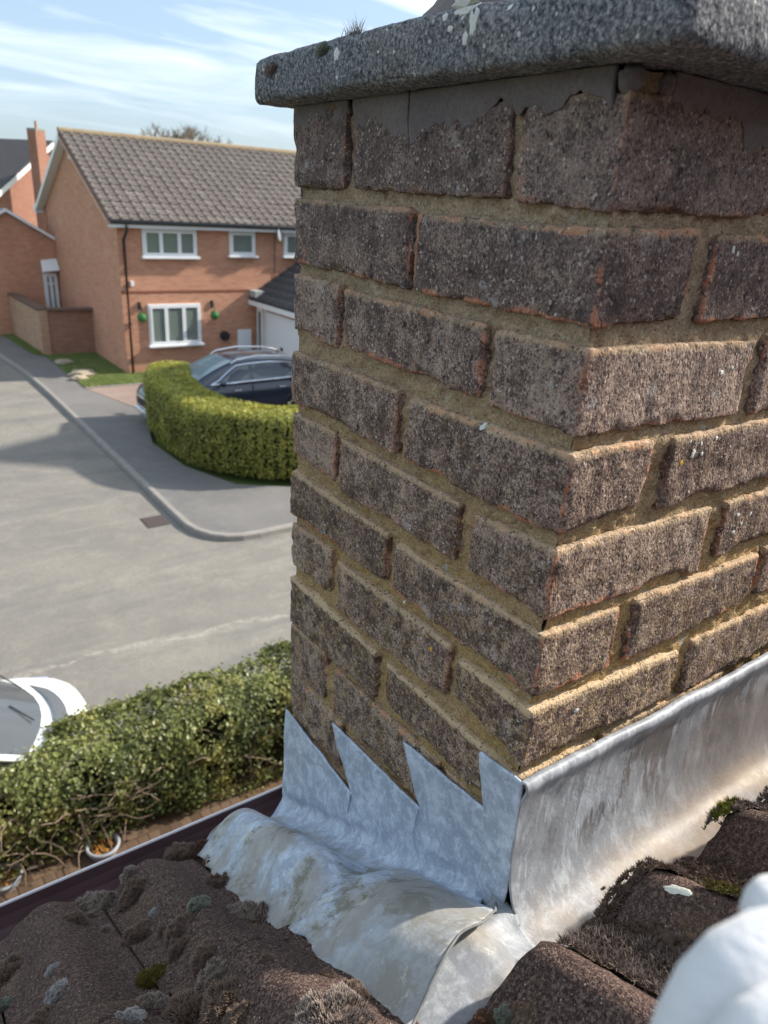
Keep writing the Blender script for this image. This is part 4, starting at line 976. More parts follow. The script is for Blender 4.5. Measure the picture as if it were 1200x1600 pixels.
# boarding and felt under the tiles, wall and eaves of this house
MB().quadprism([(-6, -4.5, -.275+.55*4.5), (8, -4.5, -.275+.55*4.5), (8, .36, -.275-.198), (-6, .36, -.275-.198)], (0, 0, -.03)).build('boarding', flat('old_roof_boarding', (.08, .06, .05), .9), roof)
nhs = empty('near_house', (0, .2, G), 'brick wall of the house under the near eaves', 'house')
MB().box((-6, -.1, G), (8, .24, -.54)).build('wall', FBRICK, nhs)
MB().box((-6, .30, -.62), (8, .33, -.478)).build('fascia', flat('brown_fascia', (.07, .04, .035), .6), nhs)
MB().box((-6, .242, -.60), (8, .299, -.585)).build('soffit', bpy.data.materials['brown_fascia'], nhs)
# gutter: half-round trough, pale weathered rim
v = []; f = []; n = 12
gy, gz_, gr = .408, -.475, .064
prof = [(gy-gr*cos(pi*j/n), gz_-gr*sin(pi*j/n)*.9) for j in range(n+1)]
prof2 = [(gy-(gr+.003)*cos(pi*j/n), gz_-(gr+.003)*sin(pi*j/n)*.9) for j in range(n+1)]
for x in (-6, 8):
    for (y, z) in prof+prof2[::-1]: v.append((x, y, z))
k = len(prof)*2
f = [(j, (j+1) % k, k+(j+1) % k, k+j) for j in range(k)]
gut = mesh_obj('gutter', v, f, BROWNP, nhs, False)
rim = MB().tube([(-6, gy+gr+.002, gz_+.001), (8, gy+gr+.002, gz_+.001)], .0024, 8).build('gutter_rim', RIM); rim.parent = gut

# ================================================================== CHIMNEY
chim = empty('chimney_stack', (0, 0, -.25), 'weathered dark brick chimney stack with overhanging concrete slab', 'chimney')
def lat(n0, h, r_):        # lattice parameters along one axis, dense near the arrises
    a = [-h, -h+r_*.3, -h+r_*.75, -h+r_*1.5]; m = max(2, int((2*h-3*r_)/n0)); inner = [-h+r_*1.5+(2*h-3*r_)*i/m for i in range(1, m)]
    return a + inner + [h-r_*1.5, h-r_*.75, h-r_*.3, h]
def make_brick(plan, zt, zb, tone, red, ochre, seed, step=.0042, amp=1.):
    """plan: 4 xy corners; zt, zb: heights at those corners"""
    P_ = [Vector(p) for p in plan]
    ex = ((P_[1]-P_[0]).length + (P_[2]-P_[3]).length)/4; ey = ((P_[3]-P_[0]).length + (P_[2]-P_[1]).length)/4
    ez = (sum(zt)-sum(zb))/8; R_ = .0022
    A = [lat(step, h, R_) for h in (ex, ey, ez)]; N = [len(a) for a in A]
    idx = {}; v = []; f = []; ed = []; tp = []
    cx_ = [a for a in A]; rg = Random_ = random.Random(seed); off = Vector((seed*3.7, seed*1.3, seed*2.1))
    def vert(i, j, k):
        key = (i, j, k)
        if key in idx: return idx[key]
        p = Vector((A[0][i], A[1][j], A[2][k])); H = Vector((ex, ey, ez))
        q = Vector([max(-(h-R_), min(h-R_, c)) for c, h in zip(p, H)]); d = p-q
        nl = d.normalized() if d.length > 1e-7 else Vector((0, 0, 0))
        if d.length > 1e-7: p = q + nl*R_
        # distance to the nearest arris
        dd = sorted([h-abs(c) for c, h in zip(p, H)])
        e = max(0, 1 - dd[1]/.009)
        u_ = [(p[0]/ex+1)/2, (p[1]/ey+1)/2]
        w4 = ((1-u_[0])*(1-u_[1]), u_[0]*(1-u_[1]), u_[0]*u_[1], (1-u_[0])*u_[1])
        xy = sum((P_[m]*w4[m] for m in range(4)), Vector((0, 0)))
        zt_ = sum(zt[m]*w4[m] for m in range(4)); zb_ = sum(zb[m]*w4[m] for m in range(4)); tz_ = (p[2]/ez+1)/2
        W = Vector((xy.x, xy.y, zb_+(zt_-zb_)*tz_))
        s1 = Vector((W.x, W.y, W.z*.5))+off
        dsp = amp*(.0011*noise.noise(s1*18) + .0012*noise.noise(s1*70) + .0011*noise.noise(s1*190)) 
        chip = max(0, noise.noise((W+off)*60)-.05)*e*e*.0085 + max(0, noise.noise((W+off)*17)-.2)*e*e*.026
        u0 = (P_[1]-P_[0]).normalized(); v0 = (P_[3]-P_[0]).normalized()
        nw = Vector((u0.x*nl.x + v0.x*nl.y, u0.y*nl.x + v0.y*nl.y, nl.z))
        W += nw*(dsp - chip)
        idx[key] = len(v); v.append(W); ed.append(e); tp.append(1. if (p[2] > ez-.0045) else max(0, 1-(ez-p[2])/.007)); return idx[key]
    for k in (0, N[2]-1):
        for i in range(N[0]-1):
            for j in range(N[1]-1):
                q = (vert(i, j, k), vert(i+1, j, k), vert(i+1, j+1, k), vert(i, j+1, k)); f.append(q if k else q[::-1])
    for j in (0, N[1]-1):
        for i in range(N[0]-1):
            for k in range(N[2]-1):
                q = (vert(i, j, k), vert(i+1, j, k), vert(i+1, j, k+1), vert(i, j, k+1)); f.append(q if not j else q[::-1])
    for i in (0, N[0]-1):
        for j in range(N[1]-1):
            for k in range(N[2]-1):
                q = (vert(i, j, k), vert(i, j+1, k), vert(i, j+1, k+1), vert(i, j, k+1)); f.append(q[::-1] if not i else q)
    o = mesh_obj('brick', v, f, BRICK, chim, True, {'edge': ed, 'top': tp}); o.color = (tone, red, ochre, 1); return o
DEP = .1
def left_brick(yn, yf, ztn, ztf, zbn, zbf, tone, red, och, seed, out=0.):
    # near end yn, far end yf on the x=0 face
    plan = [(-out, yn), (DEP, yn), (DEP, yf), (-out, yf)]
    return make_brick(plan, (ztn, ztn, ztf, ztf), (zbn, zbn, zbf, zbf), tone, red, och, seed)
def corner_brick(yL, xR, ztc, ztl, ztr, zbc, zbl, zbr, tone, red, och, seed, out=0.):
    plan = [(-out, -out), (xR, -out*.5), (xR, yL), (-out, yL)]
    return make_brick(plan, (ztc, ztr, (ztl+ztr)/2, ztl), (zbc, zbr, (zbl+zbr)/2, zbl), tone, red, och, seed)
def right_brick(x0, x1, zt0, zt1, zb0, zb1, tone, red, och, seed, out=0.):
    plan = [(x0, -out), (x1, -out), (x1, DEP), (x0, DEP)]
    return make_brick(plan, (zt0, zt1, zt1, zt0), (zb0, zb1, zb1, zb0), tone, red, och, seed)
# measured courses: left face
left_brick(.332, .437, .4803, .4841, .4033, .4038, .38, .2, .0, 1, .003)
left_brick(.1035, .3215, .4705, .4769, .4014, .4041, .36, .15, .0, 2, .001)
left_brick(.2190, .437, .3909, .394, .3213, .3262, .34, .5, .05, 3, .002)
left_brick(.3385, .437, .3125, .3139, .2459, .250, .72, .35, .05, 4, .001)
left_brick(.1070, .3265, .3064, .3092, .2434, .2507, .44, .7, .08, 5, .002)
left_brick(.2200, .437, .227, .227, .1614, .1652, .40, .35, .12, 6, .004)
left_brick(.3370, .437, .1512, .1504, .0928, .0978, .70, .55, .12, 7, .000)
left_brick(.1175, .3235, .1451, .1491, .087, .0844, .42, .2, .22, 8, .002)
left_brick(.2235, .437, .072, .0748, .0131, .0159, .22, .6, .28, 9, .003)
left_brick(.3365, .437, .0047, .0028, -.0561, -.058, .68, .5, .15, 10, .001)
left_brick(.1095, .3225, -.0034, -.0026, -.0674, -.069, .50, .25, .3, 11, .002)
left_brick(.2300, .437, -.0805, -.076, -.1446, -.1463, .24, .2, .5, 12, .003)
left_brick(.3450, .437, -.1476, -.1493, -.2198, -.2278, .58, .5, .1, 13, .001)
left_brick(.1100, .3225, -.150, -.1548, -.2245, -.2251, .50, .9, .05, 14, .001)
left_brick(.3000, .437, -.2306, -.2277, -.300, -.3016, .52, .55, .1, 15, .001)
left_brick(.1100, .2900, -.233, -.233, -.300, -.300, .5, .5, .1, 16)
left_brick(.2600, .437, -.310, -.310, -.375, -.375, .5, .5, .1, 17)
# corner bricks
corner_brick(.0920, .250, .4675, .4701, .4820, .3952, .400, .4012, .62, .25, .0, 21, .001)
corner_brick(.2100, .1050, .386, .3869, .3886, .3201, .3209, .3198, .34, .75, .03, 22, .002)
corner_brick(.0975, .2215, .306, .3055, .3012, .240, .2412, .2338, .64, .4, .15, 23, .001)
corner_brick(.2065, .1000, .2279, .2231, .2262, .1569, .1609, .1632, .40, .95, .2, 24, .003)
corner_brick(.0990, .2155, .1475, .1427, .1438, .0822, .086, .0749, .52, .7, .25, 25, .001)
corner_brick(.2140, .1010, .0691, .0668, .0681, .0048, .0102, .0015, .42, .95, .3, 26, .002)
corner_brick(.0975, .2215, -.0069, -.0088, -.0175, -.0685, -.0523, -.0763, .26, .2, .75, 27, .003)
corner_brick(.2120, .1050, -.0835, -.0835, -.084, -.140, -.1377, -.141, .30, .2, .5, 28, .001)
corner_brick(.1000, .2150, -.150, -.150, -.152, -.222, -.222, -.222, .4, .2, .2, 29)
# right face
right_brick(.2600, .470, .480, .478, .401, .403, .34, .2, 0, 31)
right_brick(.1255, .345, .386, .387, .3195, .321, .26, .8, .05, 32, .002)
right_brick(.2365, .450, .304, .304, .231, .233, .3, .5, .1, 33, .001)
right_brick(.1265, .345, .2238, .224, .1584, .159, .26, .35, .2, 34, .002)
right_brick(.2415, .455, .1435, .145, .0831, .084, .24, .5, .2, 35, .001)
right_brick(.1220, .3305, .0682, .0681, .0021, .0091, .30, .85, .3, 36, .002)
right_brick(.3440, .555, .0705, .070, .0107, .010, .32, .5, .2, 37)
right_brick(.2410, .455, -.0137, -.012, -.0799, -.078, .30, .45, .3, 38, .001)
right_brick(.1150, .330, -.0835, -.084, -.142, -.142, .3, .3, .3, 39)
right_brick(.355, .560, .386, .387, .3195, .321, .3, .5, .1, 40); right_brick(.461, .665, .304, .304, .231, .233, .3, .5, .1, 41)
right_brick(.355, .560, .224, .224, .159, .159, .3, .5, .1, 42); right_brick(.466, .665, .145, .145, .084, .084, .3, .5, .1, 43)
right_brick(.466, .665, -.012, -.012, -.078, -.078, .3, .5, .1, 44); right_brick(.480, .665, .478, .478, .403, .403, .3, .5, .1, 45)
# mortar body: joints recessed behind the brick faces, lumpy
def mortar_face(u0, u1, z0, z1, fn, nrm, seed):
    v = []; f = []; nu = int((u1-u0)/.0042); nz_ = int((z1-z0)/.0042)
    for j in range(nz_+1):
        z = z0+(z1-z0)*j/nz_
        for i in range(nu+1):
            u = u0+(u1-u0)*i/nu; p = Vector(fn(u, z)); d = .0036*noise.noise(Vector((u, z, seed))*34) + .0036*noise.noise(Vector((u, z, seed))*105) + .0022*noise.noise(Vector((u, z, seed+3))*240)
            v.append(p + Vector(nrm)*d)
    k = nu+1
    for j in range(nz_):
        for i in range(nu): f.append((j*k+i, j*k+i+1, (j+1)*k+i+1, (j+1)*k+i))
    return v, f
RC = .0052
mv = []; mf = []
for (u0, u1, fn, nr, sd_) in ((RC, .4330, lambda u, z: (RC, u, z), (-1, 0, 0), 1.), (RC, .66, lambda u, z: (u, RC, z), (0, -1, 0), 5.)):
    v, f = mortar_face(u0, u1, -.40, .481, fn, nr, sd_)
    if nr[0]: f = [q[::-1] for q in f]
    k = len(mv); mv += v; mf += [tuple(i+k for i in q) for q in f]
k = len(mv); mv += [(RC, .4331, -.4), (.66, .4331, -.4), (.66, .4331, .481), (RC, .4331, .481), (.66, RC, -.4), (.66, RC, .481)]
mf += [(k, k+3, k+2, k+1), (k+1, k+2, k+5, k+4)]
mesh_obj('mortar', mv, mf, MORTAR, chim, True)
# smeared grey bedding mortar under the slab, ragged lower edge
def bedding(u0, u1, fn, nr, seed, zedge, gap=None):
    v = []; f = []; nu = int((u1-u0)/.0022); n = 16
    for i in range(nu+1):
        u = u0+(u1-u0)*i/nu; zb = zedge(u) + .016*noise.noise(Vector((u*38, seed, 0))) + .008*noise.noise(Vector((u*130, seed, 3)))
        for j in range(n+1):
            t = j/n; z = .4822*t + zb*(1-t); th = .0022*min(1, t*2.2) + .0012
            th += .0010*noise.noise(Vector((u, z, seed))*45) + .0006*noise.noise(Vector((u, z, seed))*160)
            v.append(Vector(fn(u, z)) + Vector(nr)*th)
    for i in range(nu):
        if gap and gap(u0+(u1-u0)*(i+.5)/nu): continue
        for j in range(n): q = (i*(n+1)+j, (i+1)*(n+1)+j, (i+1)*(n+1)+j+1, i*(n+1)+j+1); f.append(q if nr[1] else q[::-1])
    o = mesh_obj('bedding_mortar', v, f, RENDER, chim, True); sm_ = o.modifiers.new('s', 'SOLIDIFY'); sm_.thickness = .004; sm_.offset = -1; return o
bedding(.012, .436, lambda u, z: (0, u, z), (-1, 0, 0), 2.2, lambda u: .460 - .010*sstep(.3, .24, u)*sstep(.12, .2, u), lambda u: .318 < u < .330 or .2275 < u < .2305)
bedding(.040, .66, lambda u, z: (u, 0, z), (0, -1, 0), 7.1, lambda u: .462 - .022*sstep(.08, .2, u))
def lump(name, c, s_, mat, seed, parent):
    bm = bmesh.new(); bmesh.ops.create_icosphere(bm, subdivisions=3, radius=1)
    v = []
    for q in bm.verts:
        d = 1+.28*noise.noise(q.co*2.2+Vector((seed, 0, 0))) + .1*noise.noise(q.co*7+Vector((seed, 0, 0))); v.append(Vector((q.co.x*s_[0]*d+c[0], q.co.y*s_[1]*d+c[1], q.co.z*s_[2]*d+c[2])))
    f = [tuple(x_.index for x_ in q.verts) for q in bm.faces]; bm.free(); return mesh_obj(name, v, f, mat, parent, True)
lump('mortar_lump', (.004, .004, .474), (.0085, .0085, .0085), RENDER, 3, chim)
lump('mortar_lump', (.036, .002, .475), (.006, .006, .008), RENDER, 8, chim)
# slab
def slab_obj():
    x0, x1, y0, y1, z0, z1 = -.034, .70, -.056, .470, .4825, .5260
    ex, ey, ez = (x1-x0)/2, (y1-y0)/2, (z1-z0)/2; C_ = Vector(((x0+x1)/2, (y0+y1)/2, (z0+z1)/2)); R_ = .007
    A = [lat(.006, h, R_) for h in (ex, ey, ez)]; N = [len(a) for a in A]; idx = {}; v = []; f = []
    def vert(i, j, k):
        key = (i, j, k)
        if key in idx: return idx[key]
        p = Vector((A[0][i], A[1][j], A[2][k])); H = Vector((ex, ey, ez)); q = Vector([max(-(h-R_), min(h-R_, c)) for c, h in zip(p, H)]); d = p-q; nl = d.normalized() if d.length > 1e-7 else Vector((0, 0, 0))
        if d.length > 1e-7: p = q+nl*R_
        dd = sorted([h-abs(c) for c, h in zip(p, H)]); e = max(0, 1-dd[1]/.02)
        W = p + C_; W += nl*(.0012*noise.noise(W*20)+.0009*noise.noise(W*90)+.0006*noise.noise(W*220) - max(0, noise.noise(W*22)-.1)*e*e*.016)
        idx[key] = len(v); v.append(W); return idx[key]
    for k in (0, N[2]-1):
        for i in range(N[0]-1):
            for j in range(N[1]-1):
                q = (vert(i, j, k), vert(i+1, j, k), vert(i+1, j+1, k), vert(i, j+1, k)); f.append(q if k else q[::-1])
    for j in (0, N[1]-1):
        for i in range(N[0]-1):
            for k in range(N[2]-1):
                q = (vert(i, j, k), vert(i+1, j, k), vert(i+1, j, k+1), vert(i, j, k+1)); f.append(q if not j else q[::-1])
    for i in (0, N[0]-1):
        for j in range(N[1]-1):
            for k in range(N[2]-1):
                q = (vert(i, j, k), vert(i, j+1, k), vert(i, j+1, k+1), vert(i, j, k+1)); f.append(q[::-1] if not i else q)
    return mesh_obj('concrete_slab', v, f, SLAB, chim, True)
slab = slab_obj()
# flaunching hump on the slab
v = []; f = []
nn_ = 40
for i in range(nn_+1):
    for j in range(nn_+1):
        a = i/nn_; b = j/nn_; x = .005+.55*a; y = .02+.24*b
        e = min(sstep(0, .10, a), sstep(0, .12, b), sstep(0, .12, 1-b), sstep(0, .1, 1-a)); z = .524 + .055*e**.6 + .006*noise.noise(Vector((x, y, 0))*40)*e + .003*noise.noise(Vector((x, y, 0))*120)
        v.append((x, y, z))
for i in range(nn_):
    for j in range(nn_): f.append((i*(nn_+1)+j, (i+1)*(nn_+1)+j, (i+1)*(nn_+1)+j+1, i*(nn_+1)+j+1))
mesh_obj('flaunching', v, f, RENDER, chim, True)
# chimney pot, out of frame above
v = []; n = 28; pp = [(.115, .57), (.105, .60), (.095, .80), (.115, .82), (.115, .86), (.09, .86), (.085, .6)]
for rad, z in pp:
    for j in range(n): v.append((.33+rad*cos(2*pi*j/n), .15+rad*sin(2*pi*j/n), z))
mesh_obj('chimney_pot', v, [(k*n+j, k*n+(j+1) % n, (k+1)*n+(j+1) % n, (k+1)*n+j) for k in range(len(pp)-1) for j in range(n)], bpy.data.materials['terracotta'], chim, True)
# lichen crusts
def lichen_mat(name, a, b):
    t = NT(name, .95, .1); g = t.noise(300, 4, .7); t.color(t.mix(g, a, b)); t.bump(g, .001, .6); return t.m
LW = lichen_mat('white_lichen', (.5, .51, .48), (.8, .8, .76)); LO = lichen_mat('orange_lichen', (.55, .28, .02), (.78, .45, .05)); LG = lichen_mat('pale_lichen', (.55, .56, .48), (.75, .76, .66))
from mathutils.bvhtree import BVHTree
bpy.context.view_layer.update()
def bvh_of(pred):
    V_ = []; F_ = []
    for o in bpy.data.objects:
        if o.type == 'MESH' and pred(o):
            k = len(V_); V_ += [q.co.copy() for q in o.data.vertices]; F_ += [tuple(i+k for i in q.vertices) for q in o.data.polygons]
    return BVHTree.FromPolygons(V_, F_)
BV_C = bvh_of(lambda o: o.parent == chim and o.name.split('.')[0] in ('brick', 'concrete_slab'))
BV_T = bvh_of(lambda o: o.parent == roof and o.name.startswith('roof_tile'))
def lichen(c, nrm, a, b, seed, mat, parent, th=.0012, lift=.0):
    th = .0005; BV = BV_T if parent is roof else BV_C
    nrm = Vector(nrm).normalized(); t1 = Vector((0, 0, 1)).cross(nrm)
    if t1.length < .1: t1 = Vector((1, 0, 0))
    t1.normalize(); t2 = nrm.cross(t1); c = Vector(c); v = []; f = []; n = 30
    for ring, (rr_, hh) in enumerate(((1, -.003), (.97, th*.7), (.8, th), (0, th))):
        if rr_ == 0:
            h_ = BV.ray_cast(c+nrm*.012, -nrm, .03)[0]; v.append((h_ if h_ is not None else c)+nrm*th); break
        for j in range(n):
            an_ = 2*pi*j/n; k = 1+.38*noise.noise(Vector((cos(an_)*1.8, sin(an_)*1.8, seed)))+.22*noise.noise(Vector((cos(an_)*5, sin(an_)*5, seed)))
            q_ = c+t1*cos(an_)*a*k*rr_+t2*sin(an_)*b*k*rr_; h_ = BV.ray_cast(q_+nrm*.012, -nrm, .03)[0]
            v.append((h_ if h_ is not None else q_)+nrm*(hh if hh > 0 else -.0006))
    for q in range(2):
        for j in range(n): f.append((q*n+j, q*n+(j+1) % n, (q+1)*n+(j+1) % n, (q+1)*n+j))
    for j in range(n): f.append((2*n+j, 2*n+(j+1) % n, 3*n))
    return mesh_obj('lichen_patch', v, f, mat, parent, True)
for i, (y, z, a, b, sd_) in enumerate(((.1300, .5245, .012, .006, 1), (.118, .515, .004, .010, 2), (.126, .5045, .003, .004, 3), (.300, .5120, .0045, .0055, 4), (.143, .512, .003, .002, 5), (.235, .507, .0015, .0012, 6), (.150, .520, .003, .003, 9), (.085, .518, .0025, .002, 10), (.298, .494, .0016, .0016, 7))):
    lichen((-.0345, y, z), (-1, 0, 0), a, b, sd_, LW, chim)
lichen((.02, -.0565, .5215), (0, -1, 0), .007, .004, 12, LW, chim)
for (x, z, a, b, sd_, m_) in ((.142, .200, .0022, .0022, 1, LO), (.158, .206, .0030, .0045, 2, LW), (.172, .204, .0018, .0018, 3, LW), (.168, .214, .0015, .0022, 4, LW), (.190, .216, .0022, .0018, 5, LW), (.150, .218, .0014, .0014, 6, LW), (.176, .276, .0026, .0024, 7, LW), (.190, .279, .0014, .0014, 8, LW), (.265, .126, .0022, .0022, 9, LW), (.275, .115, .0018, .0018, 10, LW), (.290, .122, .0020, .0026, 11, LW), (.262, .108, .0025, .0020, 12, LW), (.15, .375, .0022, .0028, 13, LW), (.158, .372, .0016, .0020, 14, LW), (.06, -.030, .0030, .0020, 15, LW)):
    lichen((x, -.0015, z), (0, -1, 0), a, b, sd_, m_, chim)
for (y, z, a, b, sd_, m_) in ((.137, -.022, .0022, .0024, 21, LO), (.100, .222, .003, .003, 22, LW), (.186, .008, .0016, .0016, 23, LW), (.145, -.012, .001, .0015, 24, LO)):
    lichen((-.0025, y, z), (-1, 0, 0), a, b, sd_, m_, chim)

# ================================================================== LEAD
def solid(o, th=.0022, off=1):
    m_ = o.modifiers.new('solid', 'SOLIDIFY'); m_.thickness = th; m_.offset = off; return o
def poly_sheet(name, pts3, mat, parent, cell=.006, disp=None, back=(1, 0, 0), th=.0022):
    """flat outline in the (y,z) plane filled on a lattice clipped to the outline, thickened"""
    bm = bmesh.new(); vs = [bm.verts.new((0, y, z)) for y, z in pts3]; bm.faces.new(vs)
    ys = [p[0] for p in pts3]; zs = [p[1] for p in pts3]
    y = min(ys)+cell
    while y < max(ys):
        bmesh.ops.bisect_plane(bm, geom=bm.verts[:]+bm.edges[:]+bm.faces[:], plane_co=(0, y, 0), plane_no=(0, 1, 0)); y += cell
    z = min(zs)+cell
    while z < max(zs):
        bmesh.ops.bisect_plane(bm, geom=bm.verts[:]+bm.edges[:]+bm.faces[:], plane_co=(0, 0, z), plane_no=(0, 0, 1)); z += cell
    bmesh.ops.triangulate(bm, faces=[q for q in bm.faces if len(q.verts) > 4])
    bm.verts.index_update(); bm.verts.ensure_lookup_table(); bm.normal_update()
    v = [Vector(disp(q.co.y, q.co.z)) for q in bm.verts]; f = [tuple(x_.index for x_ in q.verts) for q in bm.faces]; bm.free()
    return v, f
def zfold(y): return -.232 - .55*y
out = []
teeth = [(.4365, -.300), (.262, -.3105), (.3135, -.2345), (.127, -.2235), (.166, -.159), (.0265, -.1445)]
lab_sf = 'pale blue-grey stepped lead flashing on the chimney side and over the tiles'
side = empty('side_flashing', (-.05, .2, -.3), lab_sf, 'lead flashing')
def jag(pts, amp=.0012, seed=0, step=.008):
    o_ = []
    for i in range(len(pts)-1):
        a = Vector(pts[i]); b = Vector(pts[i+1]); n = max(1, int((b-a).length/step))
        for j in range(n):
            p = a.lerp(b, j/n)
            if j: p = p + Vector((noise.noise(Vector((p.x*90, p.y*90, seed))), noise.noise(Vector((p.x*90, p.y*90, seed+9)))))*amp
            o_.append((p.x, p.y))
    return o_
top = [(.442, -.298), (.262, -.3105), (.3005, -.258), (.3135, -.2345), (.300, -.233), (.127, -.2235), (.1545, -.178), (.166, -.1590), (.152, -.157), (.0265, -.1445), (.018, -.20), (.014, zfold(.014)+.018)]
CR = .018; ARC = CR*pi/2
def apron_z(x, y):
    """x negative away from the wall"""
    f_ = lambda d, w_: cos(pi*d/w_/2)**2 if abs(d) < w_ else 0
    z = -.236 - .55*y
    hump = f_(x+.098, .062)*.036*sstep(.12, .19, y) + f_(x+.105, .07)*.010*(1-sstep(.10, .17, y))
    step_ = .020*(1-sstep(.112, .136, y + .10*(x+.1)))*sstep(-.012, -.045, x)
    z += hump + step_ + .010*sstep(-.03, -.09, x) - .016*sstep(-.125, -.17, x)
    z += .0026*noise.noise(Vector((x, y, 0))*13) + .0008*noise.noise(Vector((x, y, 3))*42) + .0003*noise.noise(Vector((x, y, 3))*120)
    z -= .026*sstep(.405, .44, y)*sstep(-.01, -.05, x)
    return z
def y_end(x):
    t = [(-.30, -.14), (-.195, -.098), (-.174, -.078), (-.146, -.064), (-.118, -.052), (-.098, -.043), (-.072, -.042), (-.035, -.024), (-.004, .004), (.01, .01)]
    for i in range(len(t)-1):
        if t[i][0] <= x <= t[i+1][0]: a = (x-t[i][0])/(t[i+1][0]-t[i][0]); return t[i][1]+(t[i+1][1]-t[i][1])*a
    return t[0][1]
def unroll(x, y): return (y, -(ARC + (-.026-x)))        # apron point in sheet coordinates (y, distance)
# outline in sheet coordinates: second value is height above the start of the cove
o_ = [(y, z-(zfold(y)+.018)) for y, z in jag(top, .0014, 2)]
o_ += [(.0135, 0.), (.012, -.012), (.004, -ARC)]
x = -.028
while x > -.190: o_.append(unroll(x, y_end(x))); x -= .005
yy = y_end(-.190)
while yy < .40: 
    o_.append((yy, -(ARC + .146 + .014*sstep(.12, -.05, yy) + .006*noise.noise(Vector((yy*16, 1, 0))) + .004*noise.noise(Vector((yy*50, 4, 0))) - .012*sstep(.30, .40, yy)))); yy += .006
for x, y in ((-.160, .425), (-.150, .437), (-.125, .446), (-.10, .440), (-.07, .436), (-.04, .438)): o_.append(unroll(x, y))
o_ += [(.441, -.020), (.4425, -.004), (.4425, .03), (.4425, .08), (.4425, .12), (.4425, .15), (.441, .165)]
def dl(y, t):
    if t >= 0:
        z = zfold(y)+.018+t
        d = -.0045 - .0030*sstep(.06, 0, t) - .0014*noise.noise(Vector((y*25, z*25, 1))) - .0008*noise.noise(Vector((y*70, z*70, 4)))
        d -= .0018*sstep(-.30, -.36, z)
        return (d, y, z)
    a = -t
    if a < ARC: th = a/CR; x = -.0075-CR*(1-cos(th)); dz = CR*(1-sin(th))
    else: x = -.0075-CR-(a-ARC); dz = 0
    k = sstep(0, ARC, a)
    z = (zfold(y)+.0)*(1-k) + apron_z(x, y)*k + dz
    ye = y_end(x); z += .002*sstep(ye+.03, ye, y)*k
    if a > ARC+.135: z -= .35*(a-ARC-.135)
    return (x, y, z)
v, f = poly_sheet('x', o_, None, None, .0055, dl)
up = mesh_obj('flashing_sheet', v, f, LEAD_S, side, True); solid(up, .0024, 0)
# seams where the separate step pieces lap
for (a_, b_) in (((.260, -.311), (.262, -.345)), ((.1265, -.2240), (.130, -.262))):
    pts_ = [(-.0085-.001*i/5, a_[0]+(b_[0]-a_[0])*i/5, a_[1]+(b_[1]-a_[1])*i/5) for i in range(6)]
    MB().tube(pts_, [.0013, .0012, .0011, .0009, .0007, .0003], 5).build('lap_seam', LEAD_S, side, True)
# welt along the S-shaped lap
wl = []
for i in range(30):
    x = -.008 - .18*i/29; y = y_end(x)-.001; wl.append((x, y, apron_z(x, y)+.0036+(.012*max(0, 1-i/4) if i < 4 else 0)))
MB().tube(wl, [.0011+.0010*abs(noise.noise(Vector((i*.4, 0, 0)))) for i in range(30)], 6).build('lap_edge', flat('dark_lap_edge', (.16, .165, .16), .8, .3, 0, .5, 200), side, True)
# back gutter
bk = empty('back_gutter', (.3, -.06, -.24), 'grey lead back gutter along the upslope chimney face, silt in its floor', 'lead flashing')
prof = [(-.012, -.0735), (-.017, -.072), (-.0195, -.076), (-.0185, -.082), (-.0150, -.092), (-.0125, -.105), (-.0120, -.125), (-.0130, -.150), (-.0150, -.175), (-.0190, -.198), (-.0260, -.216), (-.0360, -.228), (-.050, -.2335), (-.070, -.233), (-.090, -.229), (-.115, -.220), (-.14, -.205), (-.17, -.19)]
v = []; f = []; nx = 120; npf = len(prof)
def fine(pf, k):
    o_ = []
    for i in range(len(pf)-1):
        for j in range(k):
            t = j/k; p0 = pf[max(i-1, 0)]; p1 = pf[i]; p2 = pf[i+1]; p3 = pf[min(i+2, len(pf)-1)]
            o_.append(tuple(.5*((2*p1[q])+(-p0[q]+p2[q])*t+(2*p0[q]-5*p1[q]+4*p2[q]-p3[q])*t*t+(-p0[q]+3*p1[q]-3*p2[q]+p3[q])*t**3) for q in (0, 1)))
    return o_+[pf[-1]]
pf = fine(prof, 4)
xs = [-.0115 + .0006*i for i in range(10)] + [-.0055+.76*(i/nx) for i in range(1, nx+1)]
for x in xs:
    top_w = .003*noise.noise(Vector((x*9, 0, 0)))+.0012*noise.noise(Vector((x*40, 0, 0)))
    for i, (y, z) in enumerate(pf):
        k_ = max(0, 1-i/20); w2 = sstep(-.17, -.21, z)
        zz2 = z + top_w*k_ + .0024*noise.noise(Vector((x, z*1.0+y, 2))*14)*(w2) ; yy2 = y + (.0025*noise.noise(Vector((x, z, 5))*12)+.001*noise.noise(Vector((x, z, 5))*45))*(1-w2)
        v.append((x, yy2, zz2))
k = len(pf)
for i in range(len(xs)-1):
    for j in range(k-1): f.append((i*k+j, i*k+j+1, (i+1)*k+j+1, (i+1)*k+j))
solid(mesh_obj('upstand_and_floor', v, f, LEAD_B, bk, True), .0026, 0)
# wrap of the back sheet round the corner onto the side face (last tooth)
tooth = jag([(-.0135, -.0735), (.042, -.0795), (.0435, -.083), (.0345, -.115), (.0260, -.146), (.0200, -.19), (.0185, -.228)], .0008, 5, .006) + [(.0185, -.246), (-.0160, -.246)]
v, f = poly_sheet('x', tooth, None, None, .006, lambda y, z: (-.0105-.0016*noise.noise(Vector((y*40, z*40, 2))) - .004*sstep(-.19, -.236, z), y, z))
solid(mesh_obj('corner_wrap', v, f, LEAD_S, bk, True), .0024, 0)
